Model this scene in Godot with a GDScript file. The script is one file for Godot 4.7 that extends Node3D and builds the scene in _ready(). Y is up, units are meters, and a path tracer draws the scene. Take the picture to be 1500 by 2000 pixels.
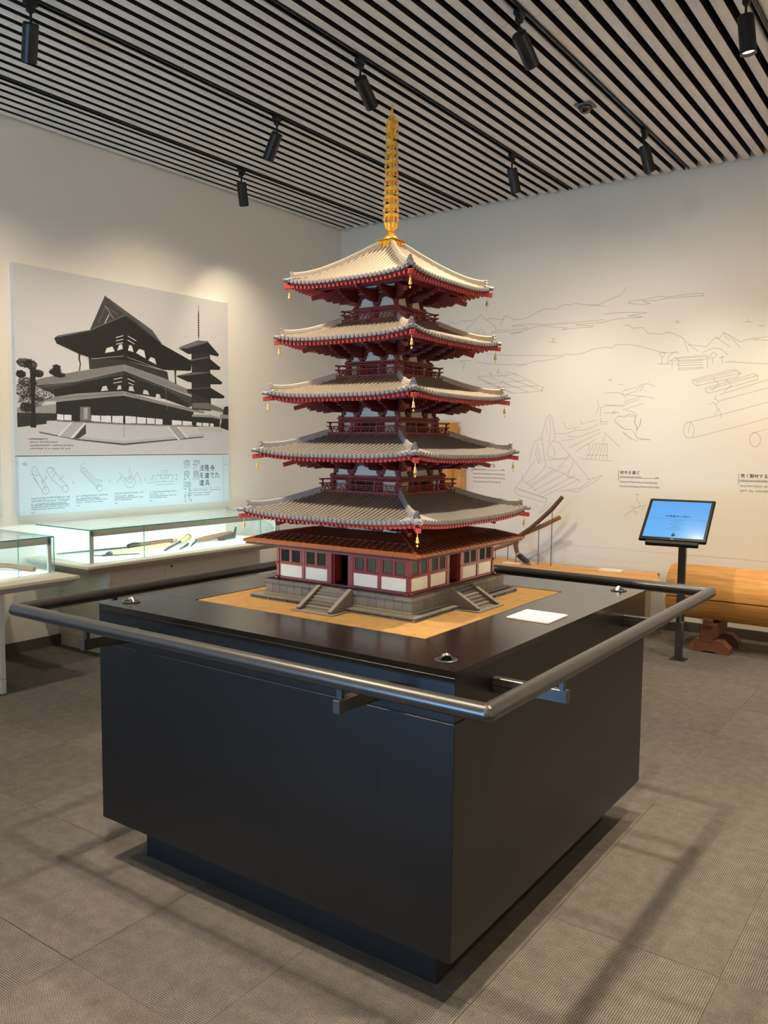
extends Node3D
# A museum room: a painted wooden model of a five-storey pagoda on a black plinth, between two walls with drawings, panels and display cases.

const WALL_X := -4.24      # inner face of the left wall
const WALL_Z := -4.90      # inner face of the back wall
const SLAT_Y := 3.512      # underside of the ceiling slats
const TRACKS := [-3.68, -2.753, -1.826, -0.899, 0.028, 0.955, 1.882, 2.809]
const PAGODA := Vector3(-0.7305, 0.9, -0.7505)

class MB:
	var v := PackedVector3Array()
	var n := PackedVector3Array()
	var t := PackedVector2Array()
	var ix := PackedInt32Array()

	func qn(a: Vector3, b: Vector3, c: Vector3, d: Vector3, na: Vector3, nb: Vector3, nc: Vector3, nd: Vector3, uv := Rect2(0, 0, 1, 1)) -> void:
		var k := v.size()
		v.append(a); v.append(b); v.append(c); v.append(d)
		n.append(na); n.append(nb); n.append(nc); n.append(nd)
		t.append(Vector2(uv.position.x, uv.end.y)); t.append(uv.end); t.append(Vector2(uv.end.x, uv.position.y)); t.append(uv.position)
		ix.append(k); ix.append(k + 2); ix.append(k + 1); ix.append(k); ix.append(k + 3); ix.append(k + 2)

	func quad(a: Vector3, b: Vector3, c: Vector3, d: Vector3, uv := Rect2(0, 0, 1, 1)) -> void:
		var m := (c - a).cross(d - b).normalized()
		qn(a, b, c, d, m, m, m, m, uv)

	func qo(a: Vector3, b: Vector3, c: Vector3, d: Vector3, outward: Vector3) -> void:
		if (c - a).cross(d - b).dot(outward) < 0.0:
			quad(a, d, c, b)
		else:
			quad(a, b, c, d)

	func tri(a: Vector3, b: Vector3, c: Vector3) -> void:
		var k := v.size()
		var m := (b - a).cross(c - a).normalized()
		v.append(a); v.append(b); v.append(c)
		n.append(m); n.append(m); n.append(m)
		t.append(Vector2(0, 1)); t.append(Vector2(1, 1)); t.append(Vector2(0.5, 0))
		ix.append(k); ix.append(k + 2); ix.append(k + 1)

	func to(a: Vector3, b: Vector3, c: Vector3, outward: Vector3) -> void:
		if (b - a).cross(c - a).dot(outward) < 0.0:
			tri(a, c, b)
		else:
			tri(a, b, c)

	func hexa(p: Array) -> void:   # eight corners: bottom ring 0..3, top ring 4..7
		var mid := Vector3.ZERO
		for q in p:
			mid += q / 8.0
		for f in [[0, 1, 2, 3], [4, 5, 6, 7], [0, 1, 5, 4], [1, 2, 6, 5], [2, 3, 7, 6], [3, 0, 4, 7]]:
			var o: Vector3 = (p[f[0]] + p[f[1]] + p[f[2]] + p[f[3]]) / 4.0 - mid
			qo(p[f[0]], p[f[1]], p[f[2]], p[f[3]], o)

	func box(c: Vector3, s: Vector3, ch := 0.0, b := Basis.IDENTITY) -> void:
		var h := s / 2.0
		var k := h - Vector3.ONE * ch
		for ax in 3:
			var u := (ax + 1) % 3
			var w := (ax + 2) % 3
			for sg in [-1.0, 1.0]:
				var p := []
				for q in [[-1, -1], [1, -1], [1, 1], [-1, 1]]:
					var x := Vector3.ZERO
					x[ax] = sg * h[ax]; x[u] = q[0] * k[u]; x[w] = q[1] * k[w]
					p.append(c + b * x)
				var o := Vector3.ZERO
				o[ax] = sg
				qo(p[0], p[1], p[2], p[3], b * o)
		if ch <= 0.0:
			return
		for ax in 3:      # edges along ax
			var u := (ax + 1) % 3
			var w := (ax + 2) % 3
			for su in [-1.0, 1.0]:
				for sw in [-1.0, 1.0]:
					var p := []
					for q in [[-1, 0], [1, 0], [1, 1], [-1, 1]]:
						var x := Vector3.ZERO
						x[ax] = q[0] * k[ax]
						x[u] = su * (h[u] if q[1] == 0 else k[u])
						x[w] = sw * (k[w] if q[1] == 0 else h[w])
						p.append(c + b * x)
					var o := Vector3.ZERO
					o[u] = su; o[w] = sw
					qo(p[0], p[1], p[2], p[3], b * o)
		for sx in [-1.0, 1.0]:
			for sy in [-1.0, 1.0]:
				for sz in [-1.0, 1.0]:
					var g := Vector3(sx, sy, sz)
					to(c + b * (g * Vector3(h.x, k.y, k.z)), c + b * (g * Vector3(k.x, h.y, k.z)), c + b * (g * Vector3(k.x, k.y, h.z)), b * g)

	func span(a: Vector3, b: Vector3, ch := 0.0) -> void:
		box((a + b) / 2.0, (b - a).abs(), ch)

	func bar(a: Vector3, b: Vector3, w: float, h: float, ch := 0.0, up := Vector3.UP) -> void:   # a box from a to b, w across, h high
		var z := (b - a).normalized()
		var x := up.cross(z).normalized()
		box((a + b) / 2.0, Vector3(w, h, a.distance_to(b)), ch, Basis(x, z.cross(x), z))

	func tube(path: Array, radii: Array, seg := 10, caps := true) -> void:
		var rings := []
		var dirs := []
		var x := Vector3.ZERO
		for i in path.size():
			var d: Vector3 = (path[mini(i + 1, path.size() - 1)] - path[maxi(i - 1, 0)]).normalized()
			if x == Vector3.ZERO:
				x = (Vector3.UP if absf(d.y) < 0.9 else Vector3.RIGHT).cross(d).normalized()
			x = (x - d * d.dot(x)).normalized()
			var y := d.cross(x)
			var ring := []
			var dr := []
			for j in seg + 1:
				var a := TAU * j / seg
				var o := x * cos(a) + y * sin(a)
				dr.append(o)
				ring.append(path[i] + o * radii[mini(i, radii.size() - 1)])
			rings.append(ring); dirs.append(dr)
		for i in path.size() - 1:
			for j in seg:
				qn(rings[i][j], rings[i][j + 1], rings[i + 1][j + 1], rings[i + 1][j], dirs[i][j], dirs[i][j + 1], dirs[i + 1][j + 1], dirs[i + 1][j], Rect2(float(j) / seg, float(i) / path.size(), 1.0 / seg, 1.0 / path.size()))
		if caps:
			var e := path.size() - 1
			for j in seg:
				to(path[0], rings[0][j], rings[0][j + 1], path[0] - path[1])
				to(path[e], rings[e][j], rings[e][j + 1], path[e] - path[e - 1])

	func cyl(a: Vector3, b: Vector3, r: float, seg := 12, r2 := -1.0) -> void:
		tube([a, b], [r, r if r2 < 0.0 else r2], seg, true)

	func lathe(prof: Array, at: Vector3, seg := 20, b := Basis.IDENTITY) -> void:   # prof: Vector2(radius, height), bottom to top
		for i in prof.size() - 1:
			var p: Vector2 = prof[i]
			var q: Vector2 = prof[i + 1]
			var sl := Vector2(q.y - p.y, p.x - q.x).normalized()
			for j in seg:
				var a0 := TAU * j / seg
				var a1 := TAU * (j + 1) / seg
				var d0 := Vector3(sin(a0), 0, cos(a0))
				var d1 := Vector3(sin(a1), 0, cos(a1))
				var n0 := b * (d0 * sl.x + Vector3.UP * sl.y)
				var n1 := b * (d1 * sl.x + Vector3.UP * sl.y)
				qn(at + b * (d0 * p.x + Vector3.UP * p.y), at + b * (d1 * p.x + Vector3.UP * p.y), at + b * (d1 * q.x + Vector3.UP * q.y), at + b * (d0 * q.x + Vector3.UP * q.y), n0, n1, n1, n0)

	func prism(poly: PackedVector2Array, o: Vector3, ux: Vector3, uy: Vector3, depth: float) -> void:   # poly in the plane (ux, uy) about o, thick along their cross product
		var uz := ux.cross(uy).normalized() * depth / 2.0
		var tris := Geometry2D.triangulate_polygon(poly)
		var at := func(p: Vector2, s: float) -> Vector3: return o + ux * p.x + uy * p.y + uz * s
		for k in range(0, tris.size(), 3):
			to(at.call(poly[tris[k]], 1.0), at.call(poly[tris[k + 1]], 1.0), at.call(poly[tris[k + 2]], 1.0), uz)
			to(at.call(poly[tris[k]], -1.0), at.call(poly[tris[k + 1]], -1.0), at.call(poly[tris[k + 2]], -1.0), -uz)
		var cw := Geometry2D.is_polygon_clockwise(poly)
		for k in poly.size():
			var p := poly[k]
			var q := poly[(k + 1) % poly.size()]
			var e := (q - p).normalized()
			var out2 := Vector2(e.y, -e.x) * (-1.0 if cw else 1.0)
			qo(at.call(p, -1.0), at.call(q, -1.0), at.call(q, 1.0), at.call(p, 1.0), ux * out2.x + uy * out2.y)

	func strip(rows: Array) -> void:   # a smooth sheet through rows of points
		var w: int = rows[0].size()
		for i in rows.size() - 1:
			for j in w - 1:
				quad(rows[i][j], rows[i][j + 1], rows[i + 1][j + 1], rows[i + 1][j])

	func mesh(shift := Vector3.ZERO) -> ArrayMesh:
		var a := []
		a.resize(Mesh.ARRAY_MAX)
		if shift != Vector3.ZERO:
			for k in v.size():
				v[k] -= shift
		a[Mesh.ARRAY_VERTEX] = v
		a[Mesh.ARRAY_NORMAL] = n
		a[Mesh.ARRAY_TEX_UV] = t
		a[Mesh.ARRAY_INDEX] = ix
		var m := ArrayMesh.new()
		m.add_surface_from_arrays(Mesh.PRIMITIVE_TRIANGLES, a)
		return m

var M := {}
var taken := {}

func numbered(called: String) -> String:
	var k: int = taken.get(called, 0)
	taken[called] = k + 1
	return called if k == 0 else "%s_%03d" % [called, k]

func base_of(node: Node) -> Vector3:
	var p := Vector3.ZERO
	while node is Node3D and node != self:
		p += (node as Node3D).position
		node = node.get_parent()
	return p

func tag(o: Node3D, label: String, category := "", group := "", kind := "") -> Node3D:
	if label: o.set_meta("label", label)
	if category: o.set_meta("category", category)
	if group: o.set_meta("group", group)
	if kind: o.set_meta("kind", kind)
	return o

func thing(called: String, label: String, category: String, at := Vector3.ZERO, group := "") -> Node3D:
	var o := Node3D.new()
	o.name = numbered(called)
	add_child(o)
	o.position = at
	return tag(o, label, category, group)

func part(called: String, mb: MB, m: Material, parent: Node = self, local := false) -> MeshInstance3D:   # shapes are given in the room's own axes unless local
	var o := MeshInstance3D.new()
	o.name = called if parent != self else numbered(called)
	o.mesh = mb.mesh(Vector3.ZERO if local else base_of(parent))
	o.material_override = m
	parent.add_child(o, true)
	return o

func struct(called: String, mb: MB, m: Material) -> MeshInstance3D:
	var o := part(called, mb, m)
	o.set_meta("kind", "structure")
	return o

func lin(r: float, g: float, b: float) -> Color:
	return Color(r, g, b).linear_to_srgb()

func mat(called: String, c: Color, rough := 0.6, metal := 0.0, spec := 0.5) -> StandardMaterial3D:
	var m := StandardMaterial3D.new()
	m.resource_name = called
	m.albedo_color = c
	m.roughness = rough
	m.metallic = metal
	m.metallic_specular = spec
	M[called] = m
	return m

func glow(called: String, c: Color, energy: float) -> StandardMaterial3D:
	var m := mat(called, Color(0.8, 0.8, 0.8), 0.4)
	m.emission_enabled = true
	m.emission = c
	m.emission_energy_multiplier = energy
	return m

# ---- pictures drawn for the flat print on walls, boards and screens

func blend(im: Image, x: int, y: int, c: Color, a: float) -> void:
	if x >= 0 and y >= 0 and x < im.get_width() and y < im.get_height() and a > 0.0:
		im.set_pixel(x, y, im.get_pixel(x, y).lerp(c, minf(a, 1.0)))

func line(im: Image, p: Vector2, q: Vector2, w: float, c: Color, a := 1.0) -> void:
	var lo := (p.min(q) - Vector2.ONE * (w + 1)).floor()
	var hi := (p.max(q) + Vector2.ONE * (w + 1)).ceil()
	var d := q - p
	var l2 := maxf(d.length_squared(), 1e-6)
	if absf(d.x) >= absf(d.y):
		for x in range(int(lo.x), int(hi.x) + 1):
			var yc := p.y + d.y * clampf((x - p.x) / (d.x if absf(d.x) > 1e-6 else 1.0), 0, 1)
			for y in range(int(yc - w - 2), int(yc + w + 3)):
				var k := Vector2(x, y)
				var e := k.distance_to(p + d * clampf((k - p).dot(d) / l2, 0, 1))
				blend(im, x, y, c, clampf(w / 2.0 + 0.5 - e, 0, 1) * a)
	else:
		for y in range(int(lo.y), int(hi.y) + 1):
			var xc := p.x + d.x * clampf((y - p.y) / d.y, 0, 1)
			for x in range(int(xc - w - 2), int(xc + w + 3)):
				var k := Vector2(x, y)
				var e := k.distance_to(p + d * clampf((k - p).dot(d) / l2, 0, 1))
				blend(im, x, y, c, clampf(w / 2.0 + 0.5 - e, 0, 1) * a)

func points(text: String) -> PackedVector2Array:
	var out := PackedVector2Array()
	for w in text.split(" ", false):
		var k := w.split(",")
		out.append(Vector2(float(k[0]), float(k[1])))
	return out

func drawing(im: Image, lines: String, w: float, c: Color, a := 1.0) -> void:
	for row in lines.split("\n", false):
		var p := points(row)
		for k in p.size() - 1:
			line(im, p[k], p[k + 1], w, c, a)

func glyph(im: Image, ch: String, at: Vector2, size: Vector2, w: float, c: Color) -> void:
	for row in str(GLYPHS[ch]).split(";"):
		var p := points(row)
		for k in p.size() - 1:
			line(im, at + p[k] * size / 100.0, at + p[k + 1] * size / 100.0, w, c)

func writing(im: Image, text: String, at: Vector2, size: Vector2, w: float, c: Color) -> void:
	for k in text.length():
		glyph(im, text[k], at + Vector2(k * size.x * 1.06, 0), size, w, c)

func small_print(im: Image, at: Vector2, wide: float, high: float, c: Color, a: float, rng: RandomNumberGenerator) -> void:   # a line of print too small to read
	var x := at.x
	while x < at.x + wide:
		var cw := high * rng.randf_range(0.7, 1.0)
		if rng.randf() < 0.93:
			for k in 3:
				var y := at.y + rng.randf() * high
				line(im, Vector2(x, y), Vector2(x + cw * rng.randf_range(0.5, 0.9), y), maxf(1.0, high * 0.12), c, a)
			for k in 2:
				var xx := x + rng.randf() * cw * 0.8
				line(im, Vector2(xx, at.y + rng.randf() * high * 0.3), Vector2(xx, at.y + high * rng.randf_range(0.6, 1.0)), maxf(1.0, high * 0.12), c, a)
		x += cw * 1.1

func fill(im: Image, poly: PackedVector2Array, c: Color) -> void:
	var lo := INF
	var hi := -INF
	for p in poly:
		lo = minf(lo, p.y); hi = maxf(hi, p.y)
	for y in range(maxi(0, int(lo)), mini(im.get_height() - 1, int(hi)) + 1):
		var xs := []
		for k in poly.size():
			var p := poly[k]
			var q := poly[(k + 1) % poly.size()]
			if (p.y <= y + 0.5) != (q.y <= y + 0.5):
				xs.append(p.x + (y + 0.5 - p.y) / (q.y - p.y) * (q.x - p.x))
		xs.sort()
		for k in range(0, xs.size() - 1, 2):
			var x0 := maxi(0, roundi(xs[k]))
			var x1 := mini(im.get_width(), roundi(xs[k + 1]))
			if x1 > x0:
				im.fill_rect(Rect2i(x0, y, x1 - x0, 1), c)

func grain(im: Image, amount: float, freq: float, sd: int) -> void:
	var f := FastNoiseLite.new()
	f.seed = sd
	f.frequency = freq
	f.fractal_octaves = 3
	for y in im.get_height():
		for x in im.get_width():
			var c := im.get_pixel(x, y)
			var k := 1.0 + amount * f.get_noise_2d(x, y)
			im.set_pixel(x, y, Color(c.r * k, c.g * k, c.b * k))

func canvas(w: int, h: int, c: Color) -> Image:
	var im := Image.create(w, h, false, Image.FORMAT_RGB8)
	im.fill(c)
	return im

func tex(im: Image) -> ImageTexture:
	return ImageTexture.create_from_image(im)

func printed(called: String, im: Image, rough := 0.55) -> StandardMaterial3D:
	var m := mat(called, Color.WHITE, rough)
	m.albedo_texture = tex(im)
	m.texture_repeat = false
	return m

func _ready() -> void:
	# camera
	var cam := Camera3D.new()
	cam.name = "camera"
	cam.position = Vector3(1.0061, 1.458, 1.7266)
	cam.rotation = Vector3(-0.0847, 0.6164, 0.0096)
	cam.fov = 63.0
	cam.near = 0.05
	cam.far = 40.0
	add_child(cam)
	cam.current = true
	# surroundings: a closed room, lit by its lamps alone
	var we := WorldEnvironment.new()
	we.name = "surroundings"
	var env := Environment.new()
	env.background_mode = Environment.BG_COLOR
	env.background_color = Color.BLACK
	env.tonemap_mode = Environment.TONE_MAPPER_LINEAR
	env.tonemap_exposure = 1.0
	env.sdfgi_enabled = true
	env.ssao_enabled = true
	env.ssil_enabled = true
	we.environment = env
	add_child(we)
	# brightness of the lamps (their lights are made in the builders below)
	WARM = lin(1.0, 0.825, 0.60)
	COOL = lin(0.66, 1.0, 1.0)
	BLUE = lin(0.24, 0.55, 1.0)
	make_materials()
	make_room()
	make_lamps()
	make_far_case()
	make_plinth()
	make_pagoda()
	make_boards()
	make_cases()
	make_timber()
	make_monitor()

var WARM := Color.WHITE
var COOL := Color.WHITE
var BLUE := Color.WHITE

func wood_image(w: int, h: int, light: Color, dark: Color, lines: float, sd: int) -> Image:   # grain along x
	var im := canvas(w, h, light)
	var f := FastNoiseLite.new()
	f.seed = sd
	f.frequency = 0.02
	f.fractal_octaves = 4
	var g := FastNoiseLite.new()
	g.seed = sd + 7
	g.frequency = 0.01
	for y in h:
		for x in w:
			var bend := g.get_noise_2d(x * 0.25, y * 0.8) * 18.0
			var a := f.get_noise_2d(x * 0.06, (y + bend) * lines) * 0.5 + 0.5
			var b := f.get_noise_2d(x * 0.3 + 900.0, y * lines * 3.0) * 0.5 + 0.5
			im.set_pixel(x, y, light.lerp(dark, clampf(a * 0.9 + b * 0.5 - 0.45, 0.0, 1.0)))
	return im

func carpet_image() -> Image:
	var n := 512
	var im := canvas(n, n, Color.WHITE)
	var rng := RandomNumberGenerator.new()
	rng.seed = 5
	var f := FastNoiseLite.new()
	f.seed = 3
	f.frequency = 0.012
	f.fractal_octaves = 3
	for y in n:
		var rib := 0.80 + 0.20 * sin(TAU * y / 6.4)
		for x in n:
			var loop := 0.9 + 0.1 * sin(TAU * (x + 3 * (y / 6)) / 7.0)
			var k := rib * loop * rng.randf_range(0.72, 1.08) * (1.0 + 0.16 * f.get_noise_2d(x, y) * 0.5)
			if rng.randf() < 0.012:
				k *= 1.45
			im.set_pixel(x, y, Color(k * 0.80, k * 0.775, k * 0.745))
	return im

func make_materials() -> void:
	mat("wall_paint", Color(0.91, 0.895, 0.865), 0.85)
	mat("ceiling_black", Color(0.05, 0.048, 0.047), 0.9)
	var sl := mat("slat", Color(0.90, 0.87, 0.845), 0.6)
	var sn := FastNoiseLite.new()
	sn.seed = 2
	sn.frequency = 0.02
	var si := sn.get_seamless_image(256, 256)
	si.convert(Image.FORMAT_RGB8)
	for y in 256:
		for x in 256:
			var k := 0.90 + 0.1 * si.get_pixel(x, y).r
			si.set_pixel(x, y, Color(k, k, k))
	sl.albedo_texture = tex(si)
	sl.uv1_triplanar = true
	sl.uv1_world_triplanar = true
	sl.uv1_scale = Vector3(3, 3, 0.8)
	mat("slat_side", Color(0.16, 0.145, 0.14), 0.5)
	mat("baseboard", Color(0.33, 0.31, 0.29), 0.5)
	var ct := tex(carpet_image())
	for k in 4:
		var m := mat("carpet_%d" % k, [Color(0.74, 0.73, 0.715), Color(0.715, 0.705, 0.69), Color(0.755, 0.745, 0.73), Color(0.725, 0.72, 0.71)][k], 0.95, 0.0, 0.2)
		m.albedo_texture = ct
		m.heightmap_enabled = true
		m.heightmap_texture = ct
		m.heightmap_scale = 0.25
	mat("black_metal", Color(0.06, 0.06, 0.063), 0.42)
	mat("track_line", Color(0.42, 0.40, 0.39), 0.5)
	glow("lamp_glow", Color(1.0, 0.95, 0.8), 2.6)
	glow("led_glow", Color(0.85, 1.0, 0.98), 3.0)
	glow("small_lamp_glow", Color(1.0, 0.99, 0.96), 1.6)
	mat("plinth_black", Color(0.075, 0.073, 0.074), 0.33, 0.0, 0.5)
	mat("plinth_top", Color(0.075, 0.073, 0.073), 0.22, 0.0, 0.8)
	mat("rail_black", Color(0.17, 0.162, 0.156), 0.33, 0.0, 0.7)
	mat("dull_black", Color(0.05, 0.05, 0.052), 0.6)
	mat("bezel_black", Color(0.03, 0.03, 0.032), 0.35, 0.0, 0.3)
	var sand := mat("sand", Color(0.60, 0.46, 0.25), 0.9)
	var sf := canvas(256, 256, Color.WHITE)
	var rng := RandomNumberGenerator.new()
	rng.seed = 9
	for y in 256:
		for x in 256:
			var k := rng.randf_range(0.86, 1.0)
			sf.set_pixel(x, y, Color(k, k, k))
	grain(sf, 0.10, 0.02, 4)
	sand.albedo_texture = tex(sf)
	sand.uv1_triplanar = true
	sand.uv1_scale = Vector3(3, 3, 3)
	# pagoda
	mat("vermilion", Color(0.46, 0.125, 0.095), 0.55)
	mat("vermilion_bright", Color(0.70, 0.24, 0.21), 0.55)
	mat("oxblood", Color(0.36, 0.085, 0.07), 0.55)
	mat("plaster", Color(0.83, 0.80, 0.74), 0.8)
	mat("tile_light", Color(0.66, 0.615, 0.555), 0.6)
	mat("tile_grey", Color(0.565, 0.545, 0.52), 0.55)
	mat("tile_cap", Color(0.50, 0.49, 0.49), 0.38)
	mat("pan_tile", Color(0.40, 0.375, 0.345), 0.7)
	mat("gold", Color(1.0, 0.77, 0.25), 0.26, 0.55, 0.8)
	mat("old_gold", Color(0.75, 0.55, 0.18), 0.4, 0.35)
	mat("brass", Color(0.95, 0.82, 0.50), 0.28, 0.55, 0.8)
	mat("skirt_board", Color(0.47, 0.25, 0.11), 0.6)
	mat("skirt_batten", Color(0.27, 0.125, 0.065), 0.6)
	mat("lattice_green", Color(0.055, 0.17, 0.145), 0.5)
	mat("dark_inside", Color(0.09, 0.06, 0.055), 0.8)
	for k in 3:
		mat("stone_%d" % k, [Color(0.375, 0.355, 0.33), Color(0.345, 0.33, 0.305), Color(0.43, 0.405, 0.37)][k], 0.85)
	# furniture
	mat("case_wood", Color(0.80, 0.755, 0.67), 0.55)
	mat("case_front", Color(0.76, 0.70, 0.61), 0.6)
	mat("case_frame", Color(0.72, 0.69, 0.62), 0.5)
	mat("case_floor", Color(0.90, 0.915, 0.92), 0.8)
	var gl := mat("glass", Color(0.85, 1.0, 0.97, 0.06), 0.02)
	gl.transparency = BaseMaterial3D.TRANSPARENCY_ALPHA
	mat("glass_edge", Color(0.22, 0.58, 0.53), 0.15)
	mat("steel", Color(0.42, 0.43, 0.45), 0.35, 0.8)
	mat("dark_iron", Color(0.20, 0.20, 0.21), 0.45, 0.6)
	var lw := mat("log_wood", Color.WHITE, 0.6)
	lw.albedo_texture = tex(wood_image(1024, 256, Color(0.88, 0.66, 0.36), Color(0.66, 0.42, 0.18), 2.2, 11))
	var sw := mat("slab_wood", Color.WHITE, 0.6)
	sw.albedo_texture = tex(wood_image(1024, 256, Color(0.86, 0.66, 0.40), Color(0.70, 0.46, 0.24), 1.2, 23))
	sw.uv1_triplanar = true
	sw.uv1_scale = Vector3(0.5, 2.0, 2.0)
	var bw := mat("brown_timber", Color.WHITE, 0.65)
	bw.albedo_texture = tex(wood_image(512, 256, Color(0.47, 0.29, 0.19), Color(0.30, 0.17, 0.105), 1.6, 31))
	bw.uv1_triplanar = true
	bw.uv1_scale = Vector3(1.5, 3, 1.5)
	mat("bark_edge", Color(0.42, 0.25, 0.14), 0.8)
	mat("handle_pale", Color(0.80, 0.66, 0.44), 0.5)
	mat("handle_brown", Color(0.47, 0.30, 0.20), 0.5)
	mat("branch", Color(0.40, 0.27, 0.17), 0.55)
	mat("branch_pale", Color(0.58, 0.42, 0.26), 0.55)
	mat("binding", Color(0.75, 0.55, 0.25), 0.5)
	mat("card", Color(0.92, 0.88, 0.79), 0.6)
	mat("board_edge", Color(0.80, 0.81, 0.82), 0.6)
	var ac := mat("acrylic", Color(1, 1, 1, 0.10), 0.03)
	ac.transparency = BaseMaterial3D.TRANSPARENCY_ALPHA

func make_room() -> void:
	var x1 := 3.2
	var z1 := 4.4
	var b := MB.new()
	b.span(Vector3(WALL_X - 0.2, -0.20, WALL_Z - 0.2), Vector3(x1 + 0.2, -0.007, z1 + 0.2))
	var floor_node := struct("floor", b, M["dull_black"])
	# carpet tiles, half a metre square, ribs turned a quarter from tile to tile
	var tile := MB.new()
	tile.box(Vector3(0, -0.0035, 0), Vector3(0.4996, 0.007, 0.4996), 0.0007)
	var tile_mesh := tile.mesh()
	var rest := MB.new()
	var rng := RandomNumberGenerator.new()
	rng.seed = 71
	for i in 16:
		for j in 20:
			var c := Vector3(WALL_X + 0.0 + 0.5 * i, 0, WALL_Z + 0.5 * j)
			c.x = 0.01 - 4.5 + 0.25 + 0.5 * i
			c.z = -0.59 - 4.5 + 0.25 + 0.5 * j
			var r := rng.randi() % 4
			var turn := ((i + j) % 2) * PI / 2 + (PI if r > 1 else 0.0)
			if c.x > x1 + 0.2 or c.z > z1 + 0.2 or c.z < WALL_Z - 0.2:
				continue
			if c.z < 1.5 and c.x < 2.0:
				var o := MeshInstance3D.new()
				o.name = "carpet_tile"
				o.mesh = tile_mesh
				o.material_override = M["carpet_%d" % r]
				o.position = c
				o.rotation.y = turn
				floor_node.add_child(o, true)
			else:
				rest.box(c + Vector3(0, -0.0035, 0), Vector3(0.4985, 0.007, 0.4985))
	part("carpet", rest, M["carpet_0"], floor_node).set_meta("kind", "stuff")
	b = MB.new()
	b.span(Vector3(WALL_X - 0.2, 3.70, WALL_Z - 0.2), Vector3(x1 + 0.2, 3.9, z1 + 0.2))
	var ceiling_node := struct("ceiling", b, M["ceiling_black"])
	# slats: a rounded underside, flat dark flanks, butt-jointed at one line
	for piece in [[WALL_Z + 0.04, -2.1408], [-2.1392, z1 - 0.03]]:
		var face := MB.new()
		var flank := MB.new()
		var w := 0.0275
		var n := 8
		var p := []
		for k in n + 1:
			var q := -1.0 + 2.0 * k / n
			p.append([Vector3(q * w, SLAT_Y + 0.010 * q * q, 0), Vector3(q * 0.62, -1, 0).normalized()])
		for k in n:
			var a: Vector3 = p[k][0] + Vector3(0, 0, piece[0])
			var d: Vector3 = p[k][0] + Vector3(0, 0, piece[1])
			var e: Vector3 = p[k + 1][0] + Vector3(0, 0, piece[0])
			var g: Vector3 = p[k + 1][0] + Vector3(0, 0, piece[1])
			face.qn(a, e, g, d, p[k][1], p[k + 1][1], p[k + 1][1], p[k][1])
		flank.span(Vector3(-w, SLAT_Y + 0.0105, piece[0]), Vector3(w, SLAT_Y + 0.075, piece[1]))
		for zz in [piece[0], piece[1]]:
			var poly := PackedVector2Array()
			for k in n + 1:
				poly.append(Vector2(p[k][0].x, p[k][0].y))
			flank.prism(poly, Vector3(0, 0, zz), Vector3.RIGHT, Vector3.UP, 0.0004)
		var fm := face.mesh()
		var gm := flank.mesh()
		for k in 80:
			var x := -4.16 - 0.03 + 0.0927 * k
			if x > x1 - 0.05: break
			var o := MeshInstance3D.new()
			o.name = "slat"
			o.mesh = fm
			o.material_override = M["slat"]
			o.position = Vector3(x, 0, 0)
			ceiling_node.add_child(o, true)
			var e := MeshInstance3D.new()
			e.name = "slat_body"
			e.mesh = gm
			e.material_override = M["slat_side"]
			o.add_child(e, true)
	b = MB.new()
	b.span(Vector3(WALL_X - 0.2, -0.2, WALL_Z - 0.2), Vector3(WALL_X, 3.9, z1 + 0.2))
	struct("wall_left", b, M["wall_paint"])
	b = MB.new()
	b.span(Vector3(WALL_X, -0.2, WALL_Z - 0.2), Vector3(x1, 3.9, WALL_Z))
	var back := struct("wall_back", b, M["wall_paint"])
	b = MB.new()
	b.span(Vector3(x1, -0.2, WALL_Z - 0.2), Vector3(x1 + 0.2, 3.9, z1 + 0.2))
	struct("wall_right", b, M["wall_paint"])
	b = MB.new()
	b.span(Vector3(WALL_X, -0.2, z1), Vector3(x1, 3.9, z1 + 0.2))
	struct("wall_front", b, M["wall_paint"])
	b = MB.new()
	b.span(Vector3(WALL_X, 0, WALL_Z + 0.012), Vector3(WALL_X + 0.012, 0.075, z1), 0.002)
	struct("baseboard_left", b, M["baseboard"])
	b = MB.new()
	b.span(Vector3(WALL_X + 0.012, 0, WALL_Z), Vector3(x1, 0.075, WALL_Z + 0.012), 0.002)
	struct("baseboard_back", b, M["baseboard"])
	# the line drawing printed on the back wall
	var im := canvas(2048, 1178, Color.WHITE)
	drawing(im, MURAL_LINES, 2.1, Color(0.52, 0.50, 0.47), 0.40)
	var ink := Color(0.36, 0.34, 0.32)
	for h in [[Vector2(838, 848), "材木を運ぶ", 168], [Vector2(1308, 847), "荒く製材する", 168], [Vector2(144, 835), "部材に仕上げる", 168]]:
		var o: Vector2 = h[0]
		line(im, o, o + Vector2(1, 44), 1.6, ink, 0.8)
		line(im, o + Vector2(0, 31), o + Vector2(h[2], 31), 1.6, ink, 0.8)
		writing(im, h[1], o + Vector2(7, 2), Vector2(15.5, 15.5), 1.7, ink)
		small_print(im, o + Vector2(h[2] - 15, 25), 13, 3, ink, 0.5, rng)
		for k in (3 if h[0].x < 200 else 2):
			small_print(im, o + Vector2(7, 45 + 18 * k), [158, 162, 140][k], 7, ink, 0.62, rng)
	var mm := printed("wall_print", im, 0.85)
	mm.albedo_color = Color(0.91, 0.895, 0.865)
	b = MB.new()
	b.quad(Vector3(-3.0, 2.9 - 1178.0 / 512.0, WALL_Z + 0.0012), Vector3(1.0, 2.9 - 1178.0 / 512.0, WALL_Z + 0.0012), Vector3(1.0, 2.9, WALL_Z + 0.0012), Vector3(-3.0, 2.9, WALL_Z + 0.0012))
	part("printed_drawing", b, mm, back)
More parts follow.
